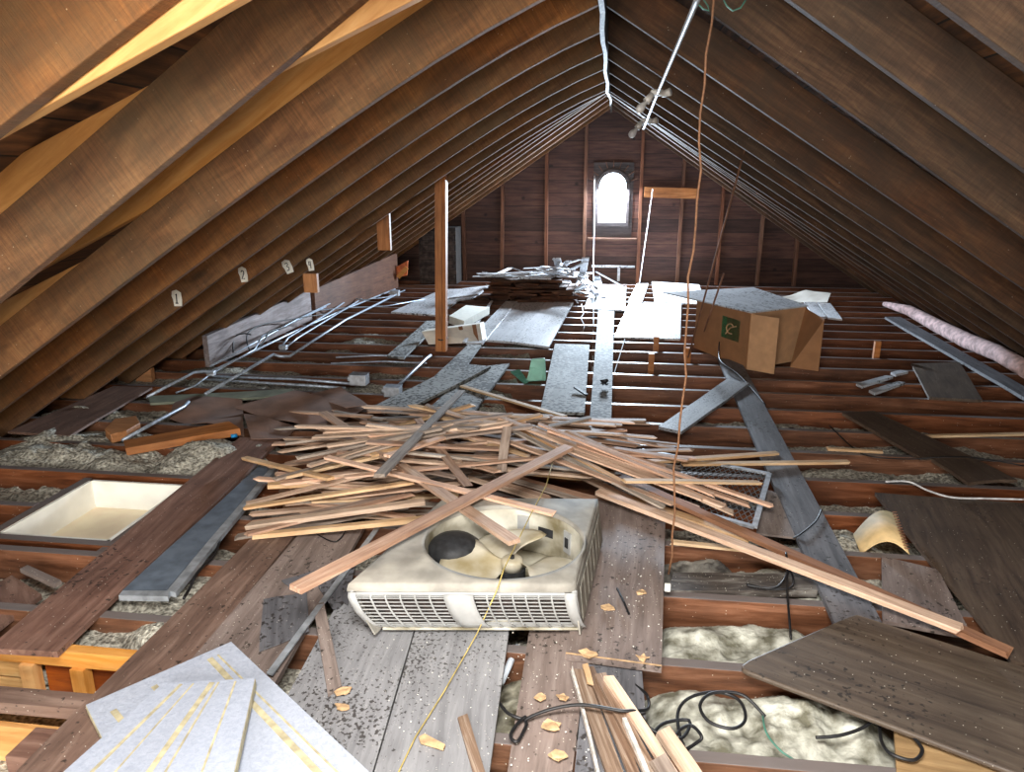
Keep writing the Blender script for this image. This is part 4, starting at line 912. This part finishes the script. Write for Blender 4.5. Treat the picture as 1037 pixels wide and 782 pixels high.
    m = MB(); m.tube([hb+Vector((0, 0, -.08)), hb+Vector((0, 0, -.02))], .05, 18); m.build('fan_motor', 'black', parent=r, smooth=False)
    hubn = MB().tube([hb+Vector((0, 0, -.02)), hb+Vector((0, 0, .012)), hb+Vector((0, 0, .02)), hb+Vector((0, 0, .021))], [.04, .042, .036, .012], 20).build('fan_hub', 'fan', parent=r, smooth=True)
    m = MB(); m.tube([hb+Vector((0, 0, .02)), hb+Vector((0, 0, .032))], .009, 8); m.build('shaft_end', 'black', parent=hubn)
    for a0, mt, tw in ((200, 'fan', 1), (110, 'fan', 1), (-8, 'fan', 1)):
        # petal: polar outline, width grows outward, twisted
        m = MB(); nr, na = 8, 10; vs = []
        for j in range(nr+1):
            rr = .035+(.235)*j/nr; half = math.radians(22+38*math.sin(math.pi*.5*min(1, j/nr*1.25)))
            for i in range(na+1):
                s = -1+2*i/na; rad = rr*(1-.20*abs(s)**3*(j/nr)) ; a = math.radians(a0)+half*s*(1-.15*(j/nr))
                z = -s*.038*(.5+.5*j/nr)*tw+.012*math.sin(math.pi*j/nr)
                vs.append(hb+Vector((rad*math.cos(a), rad*math.sin(a), -.005+z)))
        W = na+1; fs = [[j*W+i, j*W+i+1, (j+1)*W+i+1, (j+1)*W+i] for j in range(nr) for i in range(na)]; n = len(vs)
        b = [v-Vector((0, 0, .003)) for v in vs]
        bd = list(range(W)) + [j*W+na for j in range(1, nr+1)] + [nr*W+i for i in range(na-1, -1, -1)] + [j*W for j in range(nr-1, 0, -1)]
        m.add(vs+b, fs+[[n+k2 for k2 in reversed(f)] for f in fs]+[[p_, p_+n, q_+n, q_] for p_, q_ in zip(bd, bd[1:]+bd[:1])]); m.build('fan_blade', mt, parent=r, smooth=True)
    return uv, cc, RAD, z0+h
def thing_part(name, parent): return None
AC = unit()
# ------------------------------------------------------------ settling sticks by a height grid
class Heap:
    def __init__(s, x0, x1, y0, y1, st=.02):
        s.x0, s.y0, s.st = x0, y0, st; s.nx = int((x1-x0)/st)+1; s.ny = int((y1-y0)/st)+1; s.h = np.full((s.nx, s.ny), .024); s.cap = False
    def ix(s, x, y): return min(s.nx-1, max(0, int((x-s.x0)/s.st))), min(s.ny-1, max(0, int((y-s.y0)/s.st)))
    def settle(s, a, b, w, t):
        """a, b: xy ends; returns the two end heights of the stick centre line"""
        L = math.hypot(b[0]-a[0], b[1]-a[1]); n = max(8, int(L/s.st)); nxv, nyv = -(b[1]-a[1])/L, (b[0]-a[0])/L
        hs = []
        for i in range(n+1):
            u = i/n; hh = 0
            for o in (-.4, 0, .4):
                x = a[0]+(b[0]-a[0])*u+nxv*w*o; y = a[1]+(b[1]-a[1])*u+nyv*w*o; k = s.ix(x, y); hh = max(hh, s.h[k])
            hs.append(hh)
        # line over the points, touching on both sides of the middle, lowest at the middle
        best = None
        for sl in np.linspace(-.45, .45, 61):
            c = max(hs[i]-sl*(i/n-.5)*L for i in range(n+1))
            if best is None or c < best[0]-1e-5: best = (c, sl)
        c, sl = best
        med = float(np.percentile(hs, 70)); c = min(c, med+(.012 if s.cap else .035)); cap = .17 if s.cap else .43
        c = min(c, max(cap, .25 if max(hs) > .22 and s.cap else cap)); sl = max(-.16, min(.16, sl)) if s.cap else max(-.4, min(.4, sl))
        if s.cap and abs(sl)*L/2 > c-.02: sl = math.copysign(max(0, c-.02)*2/L, sl)
        za, zb = c-sl*L/2+t/2, c+sl*L/2+t/2
        for i in range(n+1):
            u = i/n; z = za+(zb-za)*u+t/2
            for o in (-.45, -.15, .15, .45):
                x = a[0]+(b[0]-a[0])*u+nxv*w*o; y = a[1]+(b[1]-a[1])*u+nyv*w*o; k = s.ix(x, y); s.h[k] = max(s.h[k], z)
        return za, zb
HP = Heap(-2.4, 2.8, 1.6, 5.2)
uv, cc, RAD, ACT = AC; HP.cap = True
for i in range(HP.nx):
    for j in range(HP.ny):
        x, y = HP.x0+i*HP.st, HP.y0+j*HP.st
        P = [uv(0, 0, .2), uv(1, 0, .2), uv(1, 1, .2), uv(0, 1, .2)]; ins = True
        for a in range(4):
            p, q = P[a], P[(a+1) % 4]
            if (q.x-p.x)*(y-p.y)-(q.y-p.y)*(x-p.x) < -.004: ins = False
        if ins: HP.h[i, j] = ACT if math.hypot(x-cc.x, y-cc.y) > RAD-.015 else .17
def stick_obj(name, a, b, za, zb, w, t, mat, label, cat='lath', group=None, bow=.0, rag=.01):
    A, Bv = Vector((a[0], a[1], za)), Vector((b[0], b[1], zb)); m = MB(); n = 5
    sd = Vector((0, 0, 1)).cross(Bv-A).normalized(); ph = rnd(-1, 1)
    pts = [A.lerp(Bv, i/n)+Vector((0, 0, bow*math.sin(math.pi*i/n)))+sd*.004*ph*math.sin(math.pi*i/n) for i in range(n+1)]
    m.beam(pts, w, t, ragged=rag)
    x = (Bv-A).normalized(); y = Vector((0, 0, 1)).cross(x).normalized(); z = x.cross(y)
    fr = Matrix.Translation((A+Bv)/2) @ Matrix((x, y, z)).transposed().to_4x4()
    return tag(m.build(name, mat, frame=fr), label, cat, group)
LG = 'broken laths of the big heap'
def traced(px, w, t, mat, label, cat='lath', zg=(.1, .1), name='wood_lath', rag=.008, group=None, force=None):
    if force:
        za, zb = force; a, b = G(*px[0], za), G(*px[1], zb); return stick_obj(name, a, b, za, zb, w, t, mat, label, cat, group, rag=rag)
    z = list(zg)
    for it in range(2):
        a, b = G(*px[0], z[0]), G(*px[1], z[1])
        if it == 0:
            sv = HP.h.copy(); z = list(HP.settle((a.x, a.y), (b.x, b.y), w, t)); HP.h = sv
    a, b = G(*px[0], z[0]), G(*px[1], z[1]); za, zb = HP.settle((a.x, a.y), (b.x, b.y), w, t)
    a, b = G(*px[0], za), G(*px[1], zb)
    return stick_obj(name, a, b, za, zb, w, t, mat, label, cat, group, rag=rag)
def rand_lath(xr, yr, slope, n, Lr=(.5, 1.2), greyp=.3, lab='broken split lath lying in the big heap, one of many alike'):
    for i in range(n):
        px, py = rnd(*xr), rnd(*yr); c = G(px, py, .08)
        ang = math.radians(random.gauss(*slope)); L = rnd(*Lr); w = rnd(.026, .042); t = rnd(.008, .014)
        dx, dy = math.cos(ang)*L/2, math.sin(ang)*L/2
        a, b = (c.x-dx, c.y-dy), (c.x+dx, c.y+dy)
        # keep off the fan unit
        if any(HP.h[HP.ix(a[0]+(b[0]-a[0])*u/10, a[1]+(b[1]-a[1])*u/10)] >= .165 and (Vector((a[0]+(b[0]-a[0])*u/10, a[1]+(b[1]-a[1])*u/10, 0))-Vector((cc.x, cc.y, 0))).length < RAD+.1 for u in range(11)): continue
        za, zb = HP.settle(a, b, w, t)
        stick_obj('wood_lath', a, b, za, zb, w, t, 'lathgrey' if random.random() < greyp else ('lathend' if random.random() < .12 else 'lath'), lab, 'lath', LG, rag=.018)
# under layers, left fan, right fan, middle
rand_lath((350, 560), (430, 480), (0, 22), 32, (.6, 1.1))
rand_lath((325, 400), (478, 522), (14, 9), 26, (.45, .85))
rand_lath((325, 420), (418, 470), (-12, 16), 28, (.4, .9))
rand_lath((520, 620), (430, 470), (-14, 14), 22, (.7, 1.25))
rand_lath((380, 560), (440, 500), (-10, 22), 26, (.6, 1.2))
rand_lath((430, 600), (418, 440), (0, 8), 14, (.8, 1.25))
rand_lath((350, 470), (460, 510), (16, 14), 18, (.6, 1.1))
rand_lath((560, 680), (470, 500), (-28, 8), 12, (.7, 1.25))
traced([(680, 549), (785, 560)], .03, .012, 'lathend', 'thin yellow lath lying across under the two long right sticks')
traced([(620, 470), (787, 459)], .04, .014, 'lathend', 'light lath pointing right from the heap, rising over the grille')
traced([(690, 470), (859, 468)], .035, .014, 'lathend', 'level light lath reaching right over the long dark plank')
traced([(632, 487), (769, 489)], .035, .012, 'lathend', 'level light lath lying on the grille')
traced([(640, 506), (760, 546)], .05, .014, 'lathend', 'short yellow edged lath pair below the grille')
traced([(560, 458), (706, 516)], .05, .016, 'lath', 'brown lath descending right from the heap middle')
traced([(500, 440), (652, 512)], .045, .014, 'lath', 'wide pale lath descending to the grille corner')
traced([(330, 463), (560, 520)], .035, .012, 'lath', 'long thin lath crossing the heap behind the fan unit')
traced([(256, 543), (466, 522)], .03, .02, 'lathend', 'frontmost lath of the left side, bright edge, ending left of the unit')
traced([(251, 533), (430, 508)], .04, .02, 'lath', 'second lath from the front on the left side of the heap')
traced([(249, 514), (420, 488)], .035, .012, 'lathend', 'pale lath with split left end, left side of the heap')
traced([(248, 464), (335, 485)], .035, .014, 'lathend', 'short bright lath sticking out farthest left, upper')
traced([(290, 483), (398, 459)], .03, .014, 'lathend', 'orange yellow lath rising to the heap centre')
traced([(271, 492), (352, 488)], .04, .02, 'lathend', 'short pale lath lying level at the left of the heap')
traced([(392, 462), (494, 428)], .04, .014, 'lath', 'bright lath rising right from the heap centre')
traced([(384, 482), (468, 396)], .045, .014, 'lathgrey', 'brownish grey lath standing out toward the diagonal board')
traced([(467, 391), (572, 422)], .035, .014, 'lathend', 'clean light lath behind the heap pointing at the speckled board')
traced([(514, 433), (508, 478)], .045, .014, 'lathgrey', 'short grey lath lying front to back across the heap top')
traced([(327, 418), (521, 549)], .05, .016, 'lath', 'long brown lath crossing the whole heap and hanging over the fan opening', force=(.2, .264), rag=.004)
traced([(299, 597), (576, 453)], .055, .018, 'lath', 'long straight light lath lying over the fan unit corner and heap', force=(.283, .277), rag=.003)
# the long sticks on the right
traced([(600, 470), (1022, 661)], .05, .02, 'cord' if 0 else wood('reddish stick', (136, 96, 72), (166, 122, 94), (190, 146, 116)), 'long reddish stick running from the heap to the right panels', name='long_stick', cat='stick')
traced([(606, 498), (972, 637)], .05, .02, 'lath', 'long pale stick in front of the reddish one, ending at the offcut', name='long_stick', cat='stick')
# right thin sticks far
for px, lb in (([(905, 443), (1037, 440)], 'thin light stick on the far right joists'), ([(838, 455), (893, 458)], 'thin yellowish lath right of the long dark plank')):
    a, b = G(*px[0], .01), G(*px[1], .01); stick_obj('thin_stick', a, b, .012, .012, .03, .014, 'lathend', lb, 'stick')
# ------------------------------------------------------------ moulding bundle, front
HP2 = Heap(-.6, 1.4, .9, 2.4); HP2.h[:] = .02
mg = 'painted mouldings in the front bundle'
def front(px, w, t, mat, lb, zg=.04):
    a, b = G(*px[0], zg), G(*px[1], zg); za, zb = HP2.settle((a.x, a.y), (b.x, b.y), w, t)
    a, b = G(*px[0], za), G(*px[1], zb); return stick_obj('wood_moulding', a, b, za, zb, w, t, mat, lb, 'moulding', mg, rag=.012)
front([(585, 680), (628, 800)], .045, .014, 'trim', 'leftmost wide brown moulding of the front bundle')
front([(579, 679), (609, 800)], .008, .018, 'trimw', 'thin white edged strip at the left of the front bundle')
front([(597, 678), (648, 800)], .03, .014, 'trim', 'narrow brown moulding second in the front bundle')
front([(607, 682), (668, 800)], .035, .016, 'trim', 'brown moulding in the middle of the front bundle')
front([(616, 686), (690, 800)], .03, .014, 'lath', 'light broken moulding at the right of the front bundle')
front([(632, 729), (662, 800)], .012, .016, 'trimw', 'short white strip on the front bundle')
front([(592, 672), (598, 694)], .018, .01, 'lathend', 'short splinter at the head of the front bundle')
front([(672, 742), (712, 800)], .045, .02, 'lath', 'thick pinkish grained offcut on the cable, bottom')
front([(666, 768), (690, 810)], .045, .018, 'lathgrey', 'short blunt offcut at the bottom of the front bundle')
front([(468, 725), (490, 800)], .03, .014, 'trim', 'brown and white moulding lying on the grey plywood')
m = MB(); m.prism([G(*p, .035) for p in ((424, 746), (430, 743), (451, 754), (449, 758), (426, 751))], (0, 0, -.008)); tag(m.build('wood_chip', 'chip'), 'orange brown wood chip beside the yellow string', 'chip')
for px, lb in ((547, 706), 'ragged pale chip on the chip littered board, upper left'), ((570, 706), 'curled pale chip on the chip littered board, upper right'), ((565, 765), 'long flat chip at the bottom of the littered board'), ((651, 666), 'small chip at the right end of the raw edged board'), ((596, 662), 'shredded chips on the raw edge of the board'), ((560, 735), 'crumbled chip in the middle of the littered board'), ((346, 716), 'small orange chip on the left grey plywood'), ((348, 700), 'tiny chip on the left grey plywood, upper'), ((615, 615), 'small tan chip right of the fan unit'), ((650, 600), 'tan chip on the raw edged board beside the nail'):
    c = G(px[0], px[1], .045 if 590 < px[0] < 670 and px[1] < 675 else .03); m = MB(); n = 9; s = rnd(.018, .03)
    m.prism([c+Vector((s*rnd(.5, 1.3)*math.cos(2*math.pi*i/n), s*rnd(.4, 1.0)*math.sin(2*math.pi*i/n), rnd(-.003, .006))) for i in range(n)], (0, 0, -.004)); tag(m.build('wood_chip', 'chip'), lb, 'chip')
m = MB(); m.tube([G(625, 596, .045), G(632, 610, .05), G(637, 622, .042)], .004, 6); tag(m.build('bent_nail', 'cable'), 'bent black nail on the raw edged board', 'nail')
# ------------------------------------------------------------ far heap: dark stack and pale slats
ds = 'dark rotten shingles of the far stack'
y0 = 9.35
for lay in range(7):
    x = -1.6+rnd(-.06, .06)+lay*.015
    while x < -.58-lay*.02:
        ln = rnd(.12, .34); th = rnd(.03, .05)
        m = MB(); c = Vector((x+ln/2, y0+.35+rnd(-.08, .05), .03+lay*.042)); m.beam([c+Vector((-ln/2, rnd(-.04, .04), rnd(-.01, .01))), c+Vector((0, -.01, .006)), c+Vector((ln/2, rnd(-.04, .04), rnd(-.01, .01)))], rnd(.45, .65), th*.85, ragged=.03)
        tag(m.build('old_shingle', 'bundle', frame=Matrix.Translation(c)), 'dark rotten shingle in the stack under the far pale slats', 'shingle', ds); x += ln+rnd(-.01, .02)
H3 = Heap(-2.0, .6, 8.8, 11.2, .03); H3.h[:] = .03
for i in range(H3.nx):
    for j in range(H3.ny):
        x, y = H3.x0+i*H3.st, H3.y0+j*H3.st
        if -1.6 < x < -.58 and 9.4 < y < 10.0: H3.h[i, j] = .31
for i in range(38):
    if i < 20: cxy = (rnd(-1.5, -.6), rnd(9.4, 10.1)); ang = math.radians(random.gauss(10, 22))
    else: cxy = (rnd(-.75, -.1), rnd(9.5, 10.3)); ang = math.radians(random.gauss(-60, 22))
    L = rnd(.35, .85); w = rnd(.05, .1); t = .012; dx, dy = math.cos(ang)*L/2, math.sin(ang)*L/2
    a, b = (cxy[0]-dx, cxy[1]-dy), (cxy[0]+dx, cxy[1]+dy); za, zb = H3.settle(a, b, w, t)
    stick_obj('white_lath', a, b, za, zb, w, t, 'pale', 'short white slat in the tumbled heap below the window', 'slat', 'white slats of the far heap')
for px, lb in (([(500, 281), (517, 284)], 'white slat end at the left rim of the far heap'), ([(604, 277), (632, 289)], 'thin white slat leaning down at the right of the far heap')):
    a, b = G(*px[0], .3), G(*px[1], .12); stick_obj('white_lath', a, b, .32, .1 if px[0][0] > 600 else .3, .06, .014, 'pale', lb, 'slat', 'white slats of the far heap')
# ------------------------------------------------------------ hanging cords, rods, conduit with bulbs
def wcable(name, lb, P, r, mat, cat, n=7):
    m = MB(); m.tube(P, r, n); return tag(m.build(name, mat, smooth=True), lb, cat)
b0 = G(682, 590, .0); pl = []
for i in range(26):
    z = .03+2.25*i/25; pl.append(Vector((b0.x+.006*math.sin(i*.9)+.005*math.sin(i*2.3)+.02*(1-i/25)*-1, b0.y+.01*math.cos(i*1.3), z)))
wcable('orange_cord', 'orange brown cord hanging from the right rafters to the floor beside the fan unit', pl, .004, 'cord', 'cord')
m = MB(); m.box(G(676, 595, .06), .022, .015, .03); tag(m.build('cord_plug', 'tag', bevel=.003), 'small white plug at the foot of the hanging cord', 'plug')
wcable('thin_rod', 'long thin rusty rod leaning behind the hanging cord', [GY(697, 362, 6.3), GY(754, 152, 6.0)], .008, 'rust', 'rod')
wcable('thin_rod', 'short thin rusty rod in front of the carton', [GY(713, 336, 6.2), GY(733, 277, 6.1)], .008, 'rust', 'rod')
cable('cable', 'thin dark cable hanging down in front of the carton', [(722, 322), (730, 333), (728, 352), (730, 366), (746, 378), (760, 392), (775, 410)], [.25, .2, .12, .08, .06, .04, .02], .006)
wcable('string', 'white string hanging from the window to the far boards, left one', [GY(602, 178, 11.5), GY(602, 215, 11.4), GY(601, 262, 10.8), GY(601, 330, 8.2), GY(600, 384, 5.9)], .0055, 'string', 'string', 5)
wcable('string', 'white string slanting from the wall board across the square white board', [GY(661, 192, 11.4), GY(648, 285, 10.6), GY(637, 330, 7.9), GY(620, 385, 5.8), GY(611, 396, 5.45)], .005, 'string', 'string', 5)
wcable('string', 'thin wavy string dangling below the far heap', [GY(589, 308, 9.0), GY(591, 318, 8.6), GY(588, 322, 8.4), GY(592, 330, 8.0), GY(589, 340, 7.6)], .005, 'string', 'string', 5)
wcable('string', 'yellow string lying over the fan unit down to the bottom edge', [G(566, 446, .18), G(553, 492, .26), G(538, 520, .25), G(510, 577, .255), G(504, 596, .24), G(483, 642, .04), G(450, 700, .035), G(421, 746, .03), G(395, 800, .028)], .0022, 'ystring', 'string', 5)
cd = thing('light_conduit', (.32, 4.0, 2.22)); tag(cd, 'steel conduit with two lamp holders hanging under the right rafters', 'conduit light')
q0, q1, q2, q3 = GY(716, -30, 1.9), GY(706, 0, 2.12), GY(667, 92, 4.2), GY(652, 130, 6.6)
MB().tube([q0, q1, q2, q3], .0085, 10).build('conduit_tube', 'metal', parent=cd, smooth=True)
for q, sc in ((GY(665, 96, 4.3), .62), (GY(654, 124, 6.2), .75)):
    lf = MB().box(q+Vector((0, 0, .01)), .11*sc, .1*sc, .05*sc).build('outlet_box', 'porc', parent=cd, bevel=.01)
    for sx_ in (1, -1):
        a = q+Vector((.04*sx_*sc, -.02, -.0)); d = Vector((.55*sx_ if sx_ > 0 else -.45, -.25, .12 if sx_ > 0 else -.55)).normalized()
        d = d*sc; s = MB().tube([a, a+d*.05, a+d*.08], [.026*sc, .03*sc, .034*sc], 14).build('lamp_socket', 'porc', parent=cd, smooth=True)
        if sx_ < 0:
            e = a+d*.08; prf = [(0, .016), (.03, .02), (.06, .034), (.085, .038), (.11, .03), (.122, .012)]
            MB().tube([e+d*z for z, k in prf], [k*sc for z, k in prf], 14).build('light_bulb', 'bulb', parent=s, smooth=True)
wcable('wire', 'teal wire curling beside the top of the light conduit', [GY(705, 2, 3.1), GY(712, 9, 3.1), GY(718, 11, 3.1), GY(717, 6, 3.1), GY(710, -4, 3.1)], .003, 'grnwire', 'wire')
wcable('wire', 'teal wire loop at the top edge right of the hanging cord', [GY(731, -4, 3.1), GY(736, 6, 3.1), GY(742, 11, 3.1), GY(750, 8, 3.1), GY(757, -3, 3.1)], .003, 'grnwire', 'wire')
# black cables front right
cable('cable', 'long black cable lying across the littered board and mouldings', [(505, 711), (514, 722), (528, 728), (532, 726), (525, 732), (517, 745), (524, 751), (533, 735), (534, 728), (560, 718), (590, 714), (628, 720), (646, 722), (661, 745)], [0, .03, .03, .03, .03, .03, .03, .03, .035, .05, .07, .08, .07, .02], .005)
cable('cable', 'black cable coiled in loops on the mineral wool, left of the big loop', [(643, 694), (655, 704), (656, 718), (640, 722), (665, 742), (690, 748), (698, 730), (672, 733), (662, 748), (675, 768), (706, 752), (710, 745), (700, 735), (688, 740), (684, 752), (697, 765)], [.0, .01, .03, .05, .03, .02, .02, .02, .02, .01, .01, .02, .02, .02, .02, .0], .005)
cable('cable', 'big black cable loop on the mineral wool', [(697, 768), (688, 742), (687, 720), (700, 706), (726, 701), (748, 709), (755, 728), (742, 738), (718, 731), (709, 714), (722, 702), (752, 704), (775, 726)], [.0, .02, .02, .03, .03, .03, .02, .02, .02, .03, .035, .03, .0], .005)
cable('cable', 'black cable dangling from the long stick into the gap', [(796, 560), (797, 580), (786, 595), (764, 594), (757, 592), (784, 597), (803, 593), (800, 578), (797, 590), (801, 647)], [.08, .05, .04, .03, .03, .03, .04, .05, .04, .0], .0045)
cable('cable', 'thin black cable crossing the long dark plank', [(832, 516), (826, 528), (812, 540), (803, 545)], [.035, .035, .035, .02], .0035)
cable('cable', 'black cable under the edge of the broad dark panel', [(826, 747), (850, 745), (872, 738), (884, 730)], [-.02, -.01, .0, .01], .005)
cable('cable', 'black cable loop hanging below the broad dark panel', [(890, 732), (893, 752), (903, 764), (925, 770), (934, 760), (926, 748), (917, 742)], [0, .02, .03, .03, .03, .03, .02], .005)
cable('wire', 'thin green wire lying on the mineral wool at the bottom', [(772, 722), (776, 742), (790, 760), (806, 772), (802, 782)], [0, .0, -.01, -.02, -.02], .003, 'grnwire', cat='wire')
cable('cable', 'white curved cable above the large dark panel', [(897, 488), (920, 488), (940, 497), (965, 504), (1000, 505), (1037, 506)], .03, .005, 'string')
cable('cable', 'thin black cable draped over the far right joists', [(840, 431), (862, 452), (880, 462), (920, 465), (955, 463), (990, 464), (1037, 472)], [.02, -.02, .02, .02, .045, .035, .02], .004)
cable('cable', 'dark tangled cable by the blue grey metal panel', [(225, 535), (218, 560), (200, 580), (192, 596), (186, 606)], .02, .006)
cable('cable', 'dark cable curl on the broad board in front of the heap', [(309, 534), (335, 548), (345, 545), (350, 535), (345, 528)], .03, .003)
m = MB(); c = G(612, 390, .04)
for i in range(5): m.tube([c+Vector((rnd(-.03, .03), rnd(-.03, .03), rnd(0, .04))) for _ in range(4)], .006, 5)
tag(m.build('knotted_wire', 'cable'), 'tangled black knot on the long speckled board', 'knot')
m = MB(); m.beam([G(582, 392, .05), G(594, 400, .03)], .025, .012); tag(m.build('dark_splinter', 'black'), 'dark splinter on the speckled pale board', 'splinter')
# dirt crumbs on the floor boards
def crumbs(name, label, mat, region, n, z, s):
    m = MB()
    for i in range(n):
        c = G(rnd(*region[0]), rnd(*region[1]), z); k = rnd(.4, 1.2)*s; m.box(c, k, k*rnd(.5, 1), k*.5, Matrix.Rotation(rnd(0, 3), 4, 'Z'))
    tag(m.build(name, mat), label, 'debris', kind='stuff')
crumbs('plaster_crumbs', 'scattered plaster crumbs on the boards in front of the fan unit', 'tag', ((390, 640), (640, 775)), 120, .026, .0035)
crumbs('plaster_crumbs', 'scattered plaster crumbs right of the fan unit', 'tag', ((615, 670), (530, 660)), 50, .038, .004)
# ------------------------------------------------------------ light
w = bpy.data.worlds.new('sky'); S.world = w; w.use_nodes = True
bg = w.node_tree.nodes['Background']; bg.inputs[0].default_value = (.82, .9, 1, 1); bg.inputs[1].default_value = 6.0
def area(name, loc, rot, sx, sy, e, col, spread=180):
    l = bpy.data.lights.new(name, 'AREA'); l.shape = 'RECTANGLE'; l.size = sx; l.size_y = sy; l.energy = e; l.color = col; l.spread = math.radians(spread)
    o = bpy.data.objects.new(name, l); COL.objects.link(o); o.location = loc; o.rotation_euler = rot; return o
# daylight through the gable window
area('gable_daylight', (WXC, GYW+.045, 1.27), (math.radians(-90+43), 0, 0), .40, .72, 740, (.74, .86, 1))
# added fill light in front of the unseen opening behind the viewer
area('rear_fill', (-.75, Y0R+.08, 1.5), (math.radians(90-12), 0, math.radians(4)), 2.4, 1.0, 110, (1, .96, .9))
# added fills, out of view: a warm point behind, a soft area overhead
l = bpy.data.lights.new('warm_fill', 'POINT'); l.energy = 115; l.color = (1, .8, .55); l.shadow_soft_size = .15
o = bpy.data.objects.new('warm_fill', l); COL.objects.link(o); o.location = (-.8, -1.6, .6)
area('overhead_fill', (-.15, .35, 2.05), (math.radians(22), 0, 0), .9, .5, 75, (1, .97, .93), 150)
S.view_settings.view_transform = 'Standard'; S.view_settings.look = 'None'; S.view_settings.gamma = 1; S.view_settings.use_curve_mapping = False
S.view_settings.exposure = 0.45
